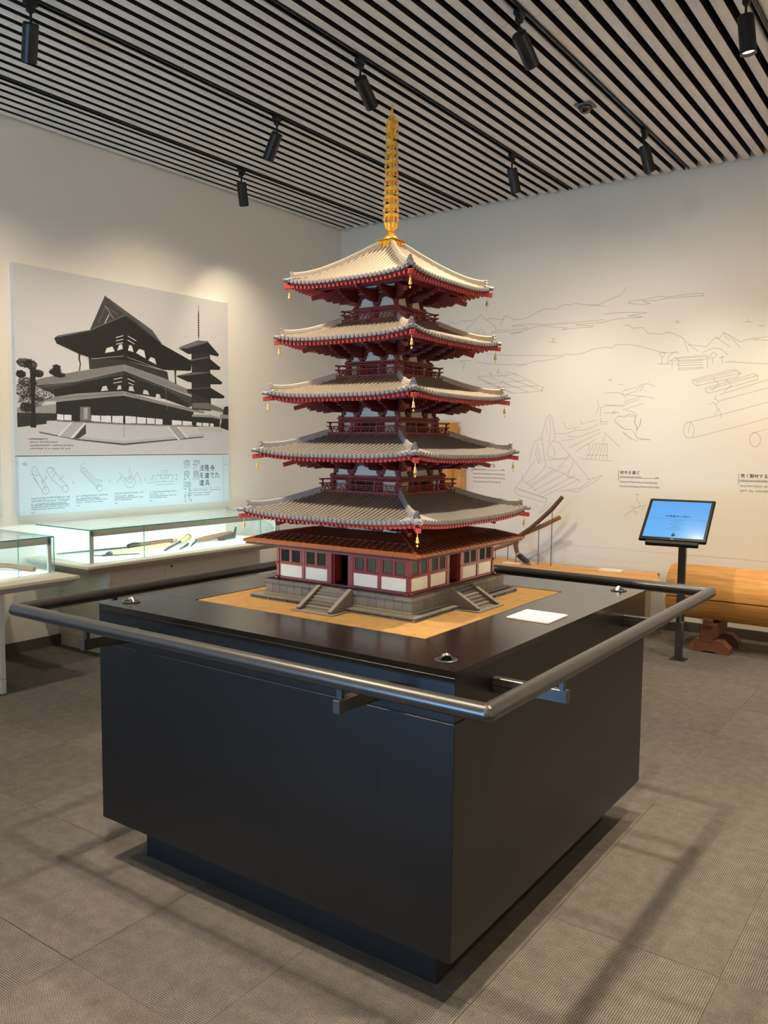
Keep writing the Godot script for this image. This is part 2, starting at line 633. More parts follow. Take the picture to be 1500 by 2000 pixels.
	for h in [[838, 848, "Transporting the lumber"], [1308, 847, "Splitting into rough pieces"], [144, 835, "Shaping into parts"]]:
		var tm := TextMesh.new()
		tm.text = h[2]
		var sf := SystemFont.new()
		sf.font_names = PackedStringArray(["Droid Sans"])
		tm.font = sf
		tm.font_size = 16
		tm.pixel_size = 0.0010
		tm.depth = 0.0006
		tm.horizontal_alignment = HORIZONTAL_ALIGNMENT_LEFT
		var o := MeshInstance3D.new()
		o.name = "lettering"
		o.mesh = tm
		o.material_override = mat("ink", Color(0.33, 0.31, 0.29), 0.8)
		o.position = Vector3(-3.0 + (h[0] + 7.0) / 512.0, 2.9 - (h[1] + 27.0) / 512.0, WALL_Z + 0.0018)
		back.add_child(o, true)
	# lighting tracks in the gaps between slats
	for k in 8:
		var x: float = TRACKS[k]
		var tr := thing("lighting_track", ["black lighting track running along the ceiling closest to the left wall", "black ceiling lighting track second from the left wall, left of the spire tip", "black ceiling lighting track passing just over the gold spire", "black ceiling lighting track beside the dark glass camera", "black ceiling lighting track in the photo's upper right corner", "black ceiling lighting track over the floor to the right of the plinth", "black ceiling lighting track second from the right wall", "black ceiling lighting track closest to the right wall"][k], "lighting track", Vector3(x, SLAT_Y - 0.004, 0), "lighting tracks on the ceiling")
		b = MB.new()
		for s in [-1.0, 1.0]:
			b.span(Vector3(x + s * 0.0155 - 0.003, SLAT_Y - 0.004, WALL_Z + 0.05), Vector3(x + s * 0.0155 + 0.003, SLAT_Y + 0.035, z1 - 0.05))
		b.span(Vector3(x - 0.0155, SLAT_Y + 0.028, WALL_Z + 0.05), Vector3(x + 0.0155, SLAT_Y + 0.035, z1 - 0.05))
		part("channel", b, M["black_metal"], tr)
		b = MB.new()
		b.span(Vector3(x - 0.004, SLAT_Y + 0.008, WALL_Z + 0.05), Vector3(x + 0.004, SLAT_Y + 0.028, z1 - 0.05))
		part("conductor", b, M["track_line"], tr)
	# a small dome camera hung between slats
	var cm := thing("ceiling_camera", "small dark dome camera on a square plate between ceiling slats", "camera", Vector3(-1.07, SLAT_Y, -3.29))
	b = MB.new()
	b.box(Vector3(-1.07, SLAT_Y - 0.004, -3.29), Vector3(0.105, 0.012, 0.105), 0.003)
	b.cyl(Vector3(-1.07, SLAT_Y + 0.06, -3.29), Vector3(-1.07, SLAT_Y, -3.29), 0.012)
	part("plate", b, M["track_line"], cm)
	b = MB.new()
	var pr := []
	for k in 9:
		var a := PI / 2 * k / 8.0
		pr.append(Vector2(0.042 * sin(a), -0.012 - 0.038 * cos(a)))
	b.lathe(pr, Vector3(-1.07, SLAT_Y, -3.29), 20)
	var dm := mat("dark_dome", Color(0.03, 0.03, 0.03), 0.08)
	dm.metallic_specular = 0.8
	part("dome", b, dm, cm)

func make_lamps() -> void:
	# track number, z of the mount, what it is aimed at, energy, half cone, label
	var rows := [
		[1, -0.66, Vector3(-4.0, 1.1, -1.2), 2.9, 50.0, "black track spotlight with glowing lens at the far left end of the ceiling"],
		[0, -2.97, Vector3(-4.05, 1.5, -3.7), 1.2, 46.0, "black track spotlight hung nearest to the left wall"],
		[1, -2.36, Vector3(-4.24, 1.2, -2.6), 2.2, 48.0, "black track spotlight turned towards the temple photograph"],
		[2, -2.01, Vector3(-2.1, 1.10, -4.9), 3.2, 41.0, "black track spotlight just left of the spire tip"],
		[3, -2.04, Vector3(-0.6, 1.10, -4.9), 3.5, 42.0, "large black track spotlight to the right of the spire at ceiling's near side"],
		[2, -3.81, Vector3(-1.6, 0.6, -4.75), 1.3, 38.0, "small black track spotlight right of the gold spire rings"],
		[3, -3.88, Vector3(-0.3, 0.5, -4.6), 1.9, 40.0, "black track spotlight above the tablet stand, beyond the ceiling camera"],
		[4, -2.47, Vector3(0.40, 0.0, -2.6), 8.0, 36.0, "black track spotlight with lit lens in the upper right corner"],
		[4, -1.33, Vector3(-0.45, 0.7, -0.77), 8.5, 33.0, "black track spotlight over the right side of the plinth"],
		[2, 0.57, Vector3(-0.95, 0.7, -0.40), 5.2, 36.0, "black track spotlight over the front left of the plinth"],
		[3, 0.48, Vector3(-0.73, 0.7, -0.50), 5.2, 36.0, "black track spotlight over the front middle of the plinth"],
		[2, -0.10, Vector3(-1.9, 0.0, 0.1), 2.5, 36.0, "black track spotlight over the left half of the plinth"],
		[4, 1.1, Vector3(0.3, 0.0, 0.7), 7.0, 34.0, "black track spotlight over the open floor before the plinth"],
		[4, -4.0, Vector3(0.6, 1.15, -4.85), 2.4, 41.0, "black track spotlight over the far end of the big log"],
		[5, -0.6, Vector3(1.1, 0.0, -0.7), 9.0, 38.0, "black track spotlight over the open floor right of the plinth"],
		[5, -3.0, Vector3(0.7, 0.0, -3.2), 6.0, 42.0, "black track spotlight over the floor before the log"],
		[1, 1.0, Vector3(-2.6, 0.0, 0.6), 3.0, 42.0, "black track spotlight over the floor left of the viewer"],
		[6, -3.0, Vector3(3.2, 1.3, -3.0), 10.0, 50.0, "black track spotlight washing the right wall near the mural"],
		[6, 1.0, Vector3(3.2, 1.3, 1.0), 12.0, 50.0, "black track spotlight washing the right wall beside the viewer"],
		[5, 2.9, Vector3(0.8, 1.3, 4.4), 12.0, 50.0, "black track spotlight washing the wall behind the viewer"],
		[1, 2.9, Vector3(-3.2, 1.8, 4.4), 7.0, 44.0, "black track spotlight washing the wall over the opposite display case"],
	]
	for r in rows:
		var x: float = TRACKS[r[0]]
		var mount := Vector3(x, SLAT_Y - 0.005, r[1])
		var pivot := mount + Vector3(0, -0.105, 0)
		var d: Vector3 = (r[2] - pivot).normalized()
		var o := thing("track_spotlight", r[5], "spotlight", mount, "track spotlights on the ceiling")
		var b := MB.new()
		b.box(mount + Vector3(0, -0.012, 0), Vector3(0.036, 0.024, 0.062), 0.003)
		b.box(mount + Vector3(0, -0.037, 0), Vector3(0.030, 0.030, 0.034), 0.003)
		part("adapter", b, M["black_metal"], o)
		b = MB.new()
		b.cyl(mount + Vector3(0, -0.05, 0), pivot + Vector3(0, -0.012, 0), 0.006)
		b.cyl(mount + Vector3(0, -0.056, 0), mount + Vector3(0, -0.051, 0), 0.011)
		part("stem", b, M["black_metal"], o)
		b = MB.new()
		var z := d
		var xx := Vector3.UP.cross(z).normalized()
		var basis := Basis(xx, z, xx.cross(z))
		b.lathe([Vector2(0.0, -0.005), Vector2(0.032, -0.005), Vector2(0.0365, 0.0), Vector2(0.0365, 0.165), Vector2(0.033, 0.165), Vector2(0.031, 0.150), Vector2(0.0, 0.150)], pivot, 24, basis)
		part("body", b, M["black_metal"], o)
		b = MB.new()
		b.lathe([Vector2(0.030, 0.1515), Vector2(0.0, 0.1515)], pivot, 20, basis)
		part("lens", b, M["lamp_glow"], o)
		var l := SpotLight3D.new()
		l.name = "light"
		o.add_child(l, true)
		l.position = pivot + d * 0.172 - mount
		l.basis = Basis.looking_at(d, Vector3.UP if absf(d.y) < 0.98 else Vector3.RIGHT)
		l.light_color = WARM
		l.light_energy = r[3]
		l.spot_angle = r[4]
		l.spot_angle_attenuation = 0.9
		l.spot_range = 12.0
		l.spot_attenuation = 2.0
		l.light_size = 0.03
		l.shadow_enabled = true

func make_far_case() -> void:
	# another lit display case, on the wall behind the viewer: its bluish light strikes the plinth's left side low, under the rail
	var x0 := -2.7
	var x1 := -0.9
	var z := 4.399
	var o := thing("display_case", "lit display case along the wall opposite the mural", "display case", Vector3((x0 + x1) / 2, 0, z - 0.33), "display cases along the walls")
	var b := MB.new()
	b.span(Vector3(x0, 0.60, z - 0.70), Vector3(x1, 0.646, z), 0.003)
	part("tabletop", b, M["case_wood"], o)
	b = MB.new()
	b.span(Vector3(x0 + 0.2, 0, z - 0.5), Vector3(x1 - 0.2, 0.60, z), 0.002)
	part("base", b, M["case_front"], o)
	for k in 2:
		b = MB.new()
		var x: float = [x0 + 0.08, x1 - 0.088][k]
		b.span(Vector3(x, 0.646, z - 0.6), Vector3(x + 0.008, 0.861, z - 0.02))
		part("glass_end", b, M["glass"], o)
	b = MB.new()
	b.span(Vector3(x0 + 0.088, 0.646, z - 0.6), Vector3(x1 - 0.088, 0.861, z - 0.592))
	part("glass_front", b, M["glass"], o)
	b = MB.new()
	b.span(Vector3(x0 + 0.08, 0.861, z - 0.6), Vector3(x1 - 0.08, 0.869, z - 0.02))
	part("glass_top", b, M["glass"], o)
	b = MB.new()
	b.span(Vector3(x0 + 0.1, 0.66, z - 0.06), Vector3(x1 - 0.1, 0.85, z - 0.02))
	part("backlight_panel", b, glow("backlight_panel_glow", Color(0.55, 0.80, 1.0), 2.0), o)
	var l := AreaLight3D.new()
	l.name = "light"
	o.add_child(l, true)
	l.area_size = Vector2(1.1, 0.16)
	l.position = Vector3((x0 + x1) / 2, 0.755, z - 0.07) - o.position
	l.light_color = BLUE
	l.light_energy = 15.0
	l.area_range = 12.0
	l.shadow_enabled = true

func make_plinth() -> void:
	var o := thing("plinth", "large black square plinth with a black tubular handrail carrying the pagoda model", "plinth", Vector3(-0.7, 0, -0.714))
	var w := 1.4
	var dp := 1.4276
	var b := MB.new()
	b.span(Vector3(-w + 0.1034, 0, -dp + 0.1034), Vector3(-0.1034, 0.16, -0.1034))
	part("toe_kick", b, M["dull_black"], o)
	b = MB.new()
	b.span(Vector3(-w, 0.15, -dp), Vector3(0, 0.768, 0), 0.0015)
	part("cabinet", b, M["plinth_black"], o)
	b = MB.new()
	b.span(Vector3(-w + 0.004, 0.76, -dp + 0.004), Vector3(-0.004, 0.774, -0.004))
	part("shadow_gap", b, M["dull_black"], o)
	b = MB.new()
	b.span(Vector3(-w, 0.7705, -dp), Vector3(0, 0.884, 0), 0.0015)
	part("upper_casing", b, M["plinth_black"], o)
	# four top boards round the recess
	var i0 := Vector2(-1.195, -1.195)
	var i1 := Vector2(-0.241, -0.243)
	var g := 0.0006
	for poly in [
		[Vector2(-w, -g), Vector2(-w, i1.y + g), Vector2(i1.x - g, i1.y + g), Vector2(-g, -g)],
		[Vector2(0, -g), Vector2(i1.x + g, i1.y), Vector2(i1.x + g, i0.y), Vector2(0, i0.y)],
		[Vector2(0, i0.y - g), Vector2(-w, i0.y - g), Vector2(-w, -dp), Vector2(0, -dp)],
		[Vector2(-w, i1.y - g), Vector2(-w, i0.y + g), Vector2(i0.x, i0.y + g), Vector2(i0.x, i1.y - g)],
	]:
		var p := PackedVector2Array()
		for q in poly:
			p.append(Vector2(q.x, -q.y))
		if p[0].x == -w and poly[0].y == -g:
			p[0].y = 0.0; p[3] = Vector2(0, 0)
		b = MB.new()
		b.prism(p, Vector3(0, 0.892, 0), Vector3.RIGHT, Vector3.FORWARD, 0.016)
		part("top_board", b, M["plinth_top"], o)
	# handrail: a square of tube, mitred at the corners
	var rr := 0.021
	var ry := 0.886
	var off := 0.19
	var c := [Vector3(-w - off, ry, off), Vector3(off, ry, off), Vector3(off, ry, -dp - off), Vector3(-w - off, ry, -dp - off)]
	for k in 4:
		var p: Vector3 = c[k]
		var q: Vector3 = c[(k + 1) % 4]
		b = MB.new()
		b.tube([p, q], [rr], 20)
		part("handrail", b, M["rail_black"], o)
	for k in 4:
		b = MB.new()
		var pr := []
		for j in 9:
			var a := PI * j / 8.0
			pr.append(Vector2(rr * sin(a), -rr * cos(a)))
		b.lathe(pr, c[k], 20)
		part("rail_corner", b, M["rail_black"], o)
	for s in 4:
		var out: Vector3 = [Vector3.BACK, Vector3.RIGHT, Vector3.FORWARD, Vector3.LEFT][s]
		for k in 2:
			var a: float = [-0.205, -1.20][k]
			var root: Vector3 = [Vector3(a, 0.826, 0), Vector3(0, 0.826, a), Vector3(a, 0.826, -dp), Vector3(-w, 0.826, a)][s]
			b = MB.new()
			b.bar(root - out * 0.002, root + out * (off + 0.017), 0.022, 0.034, 0.002)
			var arm := part("bracket", b, M["rail_black"], o)
			b = MB.new()
			b.bar(root - out * 0.001, root + out * 0.075, 0.026, 0.004)
			b.prism(PackedVector2Array([Vector2(0, -0.014), Vector2(0, -0.026), Vector2(0.14, -0.0165), Vector2(0.14, -0.014)]), root, out, Vector3.UP, 0.018)
			part("gusset", b, M["rail_black"], arm)
			b = MB.new()
			b.bar(root + out * off + Vector3(0, 0.016, 0), root + out * off + Vector3(0, 0.048, 0), 0.016, 0.012, 0.0, out)
			part("upright", b, M["rail_black"], arm)
	# sand-coloured ground the model stands on
	b = MB.new()
	b.span(Vector3(-1.187, 0.884, -1.187), Vector3(-0.247, 0.9, -0.2505), 0.001)
	var sb := part("ground_board", b, M["sand"])
	tag(sb, "square sand coloured ground board set into the plinth top under the pagoda", "board")
	# small adjustable lamps let into the corners of the plinth top
	for k in 4:
		var p: Vector3 = [Vector3(-0.075, 0.9, -0.08), Vector3(-1.335, 0.9, -0.083), Vector3(-0.08, 0.9, -1.356), Vector3(-1.335, 0.9, -1.35)][k]
		var lamp := thing("recessed_lamp", ["round recessed lamp in the plinth's front corner nearest the viewer", "round recessed lamp in the plinth's left corner", "round recessed lamp in the plinth's right corner beside the white label card", "round recessed lamp in the plinth's rear corner hidden behind the pagoda"][k], "lamp", p, "recessed lamps in the plinth corners")
		b = MB.new()
		b.lathe([Vector2(0.030, 0.0003), Vector2(0.030, 0.003), Vector2(0.027, 0.0042), Vector2(0.0215, 0.0042), Vector2(0.0215, 0.0012), Vector2(0.0, 0.0012)], p, 28)
		part("ring", b, M["rail_black"], lamp)
		var d := (PAGODA + Vector3(0, 0.42, 0) - p).normalized()
		var xx := Vector3.UP.cross(d).normalized()
		var bs := Basis(xx, d, xx.cross(d))
		b = MB.new()
		b.lathe([Vector2(0.0145, -0.004), Vector2(0.0145, 0.006), Vector2(0.0, 0.006)], p + Vector3(0, 0.004, 0), 20, bs)
		part("barrel", b, M["steel"], lamp)
		b = MB.new()
		b.lathe([Vector2(0.0125, 0.0064), Vector2(0.0, 0.0064)], p + Vector3(0, 0.004, 0), 20, bs)
		part("lens", b, M["small_lamp_glow"], lamp)
		var l := SpotLight3D.new()
		l.name = "light"
		lamp.add_child(l, true)
		l.position = Vector3(0, 0.004, 0) + d * 0.016
		l.basis = Basis.looking_at(d, Vector3.UP)
		l.light_color = WARM
		l.light_energy = 0.20
		l.spot_angle = 42.0
		l.spot_angle_attenuation = 1.0
		l.light_size = 0.012
		l.spot_range = 12.0
		l.spot_attenuation = 2.0
		l.shadow_enabled = true
	# the label card
	var im := canvas(256, 256, Color(0.93, 0.89, 0.80))
	var rng := RandomNumberGenerator.new()
	rng.seed = 4
	var ink := Color(0.35, 0.33, 0.31)
	small_print(im, Vector2(70, 30), 90, 9, ink, 0.6, rng)
	small_print(im, Vector2(28, 52), 70, 13, ink, 0.9, rng)
	small_print(im, Vector2(28, 76), 120, 8, ink, 0.6, rng)
	for k in 3:
		small_print(im, Vector2(28, 100 + 15 * k), [190, 200, 150][k], 8, ink, 0.8, rng)
	for k in 6:
		small_print(im, Vector2(28, 150 + 11 * k), [195, 200, 198, 200, 190, 120][k], 5, ink, 0.5, rng)
	b = MB.new()
	b.span(Vector3(-0.189, 0.9002, -0.788), Vector3(-0.045, 0.9055, -0.638), 0.0008)
	var card := part("label_card", b, M["card"])
	tag(card, "white printed label card lying on the plinth right of the pagoda", "label")
	b = MB.new()
	b.quad(Vector3(-0.187, 0.9058, -0.640), Vector3(-0.187, 0.9058, -0.786), Vector3(-0.047, 0.9058, -0.786), Vector3(-0.047, 0.9058, -0.640))
	b.t = PackedVector2Array([Vector2(0, 0), Vector2(1, 0), Vector2(1, 1), Vector2(0, 1)])
	b.n = PackedVector3Array([Vector3.UP, Vector3.UP, Vector3.UP, Vector3.UP])
	b.ix = PackedInt32Array([0, 1, 2, 0, 2, 3])
	part("print", b, printed("card_print", im), card)

# ---- the pagoda. side 0 faces the viewer's left (towards +z), side 1 the right (+x), 2 and 3 the back.
# s runs along a side to the right as seen from outside, h up from the ground board, r outward from the axis.

const OUTWARD := [Vector3.BACK, Vector3.RIGHT, Vector3.FORWARD, Vector3.LEFT]
const ALONG := [Vector3.RIGHT, Vector3.FORWARD, Vector3.LEFT, Vector3.BACK]
# per roof, from the lowest: half width to the eave, height at mid eave, inner half width, inner height, end of corner rafter (r, h), corner tip (r, h), corner tail (r, h)
const ROOFS := [
	[0.372, 0.300, 0.170, 0.375, 0.3767, 0.2893, 0.3819, 0.3178, 0.2866, 0.2622],
	[0.339, 0.508, 0.153, 0.579, 0.3432, 0.4991, 0.3467, 0.5265, 0.2682, 0.4705],
	[0.312, 0.708, 0.133, 0.7775, 0.3164, 0.7002, 0.3197, 0.7252, 0.2409, 0.6696],
	[0.2848, 0.899, 0.120, 0.971, 0.2888, 0.8963, 0.2914, 0.9190, 0.2195, 0.8695],
	[0.2597, 1.092, 0.032, 1.239, 0.2637, 1.0879, 0.2675, 1.1158, 0.1977, 1.0518],
]
# per storey: half width to column centres, inner column offset (0: one column in the middle), wall foot, height of the tie beam, floor half width, rail half width, rail post half width, rail top
const STOREYS := [
	[0.180, 0.078, 0.225, 0.2225, 0.0, 0.0, 0.0, 0.0],
	[0.1415, 0.063, 0.3764, 0.4215, 0.1809, 0.1842, 0.1687, 0.4238],
	[0.1225, 0.054, 0.5803, 0.6255, 0.1630, 0.1651, 0.1501, 0.6247],
	[0.1045, 0.046, 0.7788, 0.8195, 0.1425, 0.1447, 0.1294, 0.8233],
	[0.0860, 0.0, 0.9720, 1.0075, 0.1291, 0.1314, 0.1159, 1.0130],
]
const PITCH := 0.0178
const LIFT := 0.019
const SOFFIT := 0.24

func P(side: int, s: float, h: float, r: float) -> Vector3:
	return PAGODA + ALONG[side] * s + OUTWARD[side] * r + Vector3.UP * h

func sbox(b: MB, side: int, s0: float, s1: float, h0: float, h1: float, r0: float, r1: float, ch := 0.0) -> void:
	var e := 0.00015 * (side % 2)      # keeps faces of neighbouring sides from lying in one plane at the corners
	var p := P(side, s0, h0 + e, r0)
	var q := P(side, s1, h1 + e, r1)
	b.box((p + q) / 2.0, (q - p).abs(), ch)

func roof_h(k: int, s: float, r: float) -> float:
	var q: Array = ROOFS[k]
	var t := clampf((q[0] - r) / (q[0] - q[2]), -0.05, 1.0)
	var lift := LIFT * pow(minf(absf(s) / q[0], 1.02), 3.5) * pow(1.0 - maxf(t, 0.0), 1.5)
	return q[1] + (q[3] - q[1]) * (0.72 * t + 0.28 * t * t) + lift

func soffit_h(k: int, s: float, r: float) -> float:
	var q: Array = ROOFS[k]
	var u: float = 1.0 - clampf((q[0] - r) / 0.16, 0.0, 1.0)
	return q[1] - 0.012 + (q[0] - r) * SOFFIT + LIFT * pow(minf(absf(s) / q[0], 1.02), 3.5) * pow(u, 1.5)

func tile_row(b: MB, side: int, k: int, s: float) -> void:
	var q: Array = ROOFS[k]
	var rad := 0.0058
	var r0: float = q[0] + 0.004
	var r1: float = maxf(q[2], absf(s) + 0.002)
	if r0 - r1 < 0.004:
		return
	var n := 9
	var m := 6
	var rings := []
	for i in n + 1:
		var r := lerpf(r0, r1, float(i) / n)
		var h := roof_h(k, s, r)
		var ring := []
		for j in m + 1:
			var a := PI * j / m
			ring.append([P(side, s + cos(a) * rad, h + sin(a) * rad, r), ALONG[side] * cos(a) + Vector3.UP * sin(a)])
		rings.append(ring)
	for i in n:
		for j in m:
			var a: Array = rings[i][j]
			var c: Array = rings[i][j + 1]
			var d: Array = rings[i + 1][j + 1]
			var e: Array = rings[i + 1][j]
			b.qn(a[0], e[0], d[0], c[0], a[1], e[1], d[1], c[1])

func cap_tile(b: MB, side: int, k: int, s: float) -> void:   # the round end of a row
	var q: Array = ROOFS[k]
	var r0: float = q[0] + 0.004
	if r0 - maxf(q[2], absf(s) + 0.002) < 0.004:
		return
	var mid := P(side, s, roof_h(k, s, q[0]) + 0.0004, r0)
	var o: Vector3 = OUTWARD[side]
	b.tube([mid - o * 0.005, mid + o * 0.0015], [0.0072], 10)
	b.tube([mid + o * 0.001, mid + o * 0.0028], [0.0040, 0.0028], 8)

func diag(side: int) -> Vector3:   # the corner at the right end of a side
	return OUTWARD[side] + ALONG[side]

func make_roof(pg: Node3D, k: int) -> void:
	var q: Array = ROOFS[k]
	var light: Material = M["tile_light"] if k >= 2 else M["tile_grey"]
	var b := MB.new()
	var n := 9
	var m := 16
	for side in 4:
		var g := []
		for i in n + 1:
			var r := lerpf(q[0], q[2], float(i) / n)
			var row := []
			for j in m + 1:
				var s := lerpf(-r, r, float(j) / m)
				row.append(P(side, s, roof_h(k, s, r), r))
			g.append(row)
		for i in n:
			for j in m:
				b.qo(g[i][j], g[i][j + 1], g[i + 1][j + 1], g[i + 1][j], Vector3.UP)
		for j in m:      # the tile edge at the eave
			var d := Vector3.DOWN * 0.006
			b.qo(g[0][j], g[0][j + 1], g[0][j + 1] + d, g[0][j] + d, OUTWARD[side])
	var roof := part("roof", b, M["pan_tile"], pg)
	# boarded underside, eave board
	b = MB.new()
	var inner: float = STOREYS[k][0] - 0.004
	for side in 4:
		var g := []
		for i in 7:
			var r := lerpf(q[0] - 0.004, inner, i / 6.0)
			var row := []
			for j in m + 1:
				var s := lerpf(-r, r, float(j) / m)
				row.append(P(side, s, soffit_h(k, s, r), r))
			g.append(row)
		for i in 6:
			for j in m:
				b.qo(g[i][j], g[i][j + 1], g[i + 1][j + 1], g[i + 1][j], Vector3.DOWN)
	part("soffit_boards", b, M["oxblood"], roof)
	for side in 4:
		b = MB.new()
		for j in 24:
			var r: float = q[0] - 0.003
			var p := []
			for e in [[-0.012, -0.008], [0.0, -0.008], [0.0, 0.0], [-0.012, 0.0]]:
				for z in 2:
					var s := lerpf(-r, r, (j + z) / 24.0)
					p.append(P(side, s, roof_h(k, s, q[0]) - 0.0055 + e[1] * 0.7, r + e[0]))
			b.hexa([p[0], p[2], p[3], p[1], p[6], p[4], p[5], p[7]])
		part("eave_board", b, M["vermilion"], roof)
	# rafters
	for side in 4:
		b = MB.new()
		var cnt := int(2.0 * q[0] / PITCH)
		for j in cnt:
			var s := (j - (cnt - 1) / 2.0) * PITCH
			var r0: float = maxf(STOREYS[k][0], absf(s) + 0.004)
			var r1: float = q[0] - 0.002
			if r1 - r0 < 0.01:
				continue
			var prev := Vector3.ZERO
			var steps := 4
			for i in steps + 1:
				var r := lerpf(r0, r1, float(i) / steps)
				var p := P(side, s, soffit_h(k, s, r) - 0.0045, r)
				if i > 0:
					b.bar(prev, p, 0.0078, 0.0092)
				prev = p
		part("rafters", b, M["vermilion_bright"], roof).set_meta("kind", "stuff")
	# rows of cover tiles: each a part of its own on the two sides that show
	var cnt2 := int(2.0 * q[0] / PITCH)
	if cnt2 % 2 == 0:
		cnt2 -= 1
	for side in 4:
		var joined := MB.new()
		var caps := MB.new()
		for j in cnt2:
			var s := (j - (cnt2 - 1) / 2.0) * PITCH
			if absf(s) > q[0] - 0.006:
				continue
			cap_tile(caps, side, k, s)
			if side == 0 or (side == 1 and k < 3):
				b = MB.new()
				tile_row(b, side, k, s)
				if b.v.size():
					part("tile_row", b, light, roof)
			else:
				tile_row(joined, side, k, s)
		part("end_tiles", caps, M["tile_cap"], roof).set_meta("kind", "stuff")
		if joined.v.size():
			part("tile_rows", joined, light, roof).set_meta("kind", "stuff")
	# hip ridges, corner rafters, tails, bells
	for side in 4:
		var dg := diag(side)
		var dn := dg.normalized()
		var across := Vector3.UP.cross(dn).normalized()
		b = MB.new()
		for layer in [[0.0078, -0.003, 0.0045], [0.0056, 0.0045, 0.0062], [0.0072, 0.0062, 0.0100], [0.0050, 0.0100, 0.0116]]:
			var prev := []
			for i in 13:
				var r := lerpf(q[2] - 0.004, q[0] * 0.955, i / 12.0)
				var up := 0.006 * pow(i / 12.0, 6)
				var c := PAGODA + dg * r + Vector3.UP * (roof_h(k, r, r) + 0.002 + up)
				var ring := [c - across * layer[0] + Vector3.UP * layer[1], c + across * layer[0] + Vector3.UP * layer[1], c + across * layer[0] + Vector3.UP * layer[2], c - across * layer[0] + Vector3.UP * layer[2]]
				if i > 0:
					b.hexa([prev[0], prev[1], prev[2], prev[3], ring[0], ring[1], ring[2], ring[3]])
				prev = ring
		var crown := []
		for i in 13:
			var r := lerpf(q[2] - 0.004, q[0] * 0.957, i / 12.0)
			crown.append(PAGODA + dg * r + Vector3.UP * (roof_h(k, r, r) + 0.0155 + 0.006 * pow(i / 12.0, 6)))
		b.tube(crown, [0.0056], 8)
		var ridge := part("hip_ridge", b, M["tile_grey"] if k < 2 else M["tile_light"], roof)
		b = MB.new()
		var rr: float = q[0] * 0.958
		var e := PAGODA + dg * rr + Vector3.UP * (roof_h(k, rr, rr) + 0.002)
		var outline := PackedVector2Array([Vector2(-0.011, -0.004), Vector2(0.011, -0.004), Vector2(0.0125, 0.004), Vector2(0.010, 0.013), Vector2(0.0055, 0.021), Vector2(-0.0055, 0.021), Vector2(-0.010, 0.013), Vector2(-0.0125, 0.004)])
		b.prism(outline, e, across, Vector3.UP, 0.004)
		b.tube([e + Vector3.UP * 0.0215 - dn * 0.008, e + Vector3.UP * 0.0225 + dn * 0.004], [0.0058], 10)
		b.tube([e + Vector3.UP * 0.008, e + Vector3.UP * 0.008 + dn * 0.004], [0.007, 0.005], 10)
		part("ridge_end_tile", b, M["tile_cap"], roof)
		b = MB.new()
		var tip: Vector3 = PAGODA + dg * q[6] + Vector3.UP * (q[7] - 0.004)
		var back: Vector3 = PAGODA + dg * (q[0] * 0.93) + Vector3.UP * (roof_h(k, q[0] * 0.93, q[0] * 0.93) + 0.003)
		b.tube([back, back.lerp(tip, 0.55) - Vector3.UP * 0.0015, tip], [0.0085, 0.0075, 0.0065], 10)
		b.tube([back + across * 0.012, tip - dn * 0.008 + across * 0.009 - Vector3.UP * 0.002], [0.006], 8)
		b.tube([back - across * 0.012, tip - dn * 0.008 - across * 0.009 - Vector3.UP * 0.002], [0.006], 8)
		part("corner_tile", b, M["tile_cap"], roof)
		b = MB.new()
		var blk: Vector3 = PAGODA + dg * q[4] + Vector3.UP * q[5]
		var inn: float = STOREYS[k][0]
		b.bar(PAGODA + dg * inn + Vector3.UP * (q[5] + (q[4] - inn) * 0.18), blk + dn * 0.002, 0.0155, 0.0155, 0.001)
		part("corner_rafter", b, M["vermilion_bright"], roof)
		# bell
		var hang: Vector3 = blk - dn * 0.016 - Vector3.UP * 0.0075
		b = MB.new()
		b.cyl(hang, hang - Vector3.UP * 0.011, 0.0012, 6)
		b.lathe([Vector2(0.0052, -0.031), Vector2(0.0056, -0.029), Vector2(0.0040, -0.022), Vector2(0.0034, -0.0145), Vector2(0.0015, -0.011), Vector2(0.0, -0.0105)], hang, 12)
		b.cyl(hang - Vector3.UP * 0.03, hang - Vector3.UP * 0.037, 0.0008, 5)
		b.prism(PackedVector2Array([Vector2(0, -0.0365), Vector2(0.0045, -0.0395), Vector2(0, -0.0445), Vector2(-0.0045, -0.0395)]), hang, across, Vector3.UP, 0.0014)
		part("wind_bell", b, M["brass"], roof)

func cloud(lng: float, high: float) -> PackedVector2Array:   # outline of a cloud-shaped bracket arm, from the wall outward
	var p := PackedVector2Array()
	for q in [[0, 1.0], [0, 0.02], [0.16, 0.0], [0.36, 0.03], [0.50, 0.10], [0.54, 0.19], [0.50, 0.27], [0.60, 0.27], [0.72, 0.34], [0.74, 0.42], [0.70, 0.50], [0.80, 0.50], [0.92, 0.57], [0.94, 0.66], [0.90, 0.72], [1.0, 0.76], [1.0, 1.0]]:
		p.append(Vector2(q[0] * lng, (q[1] - 1.0) * high))
	return p

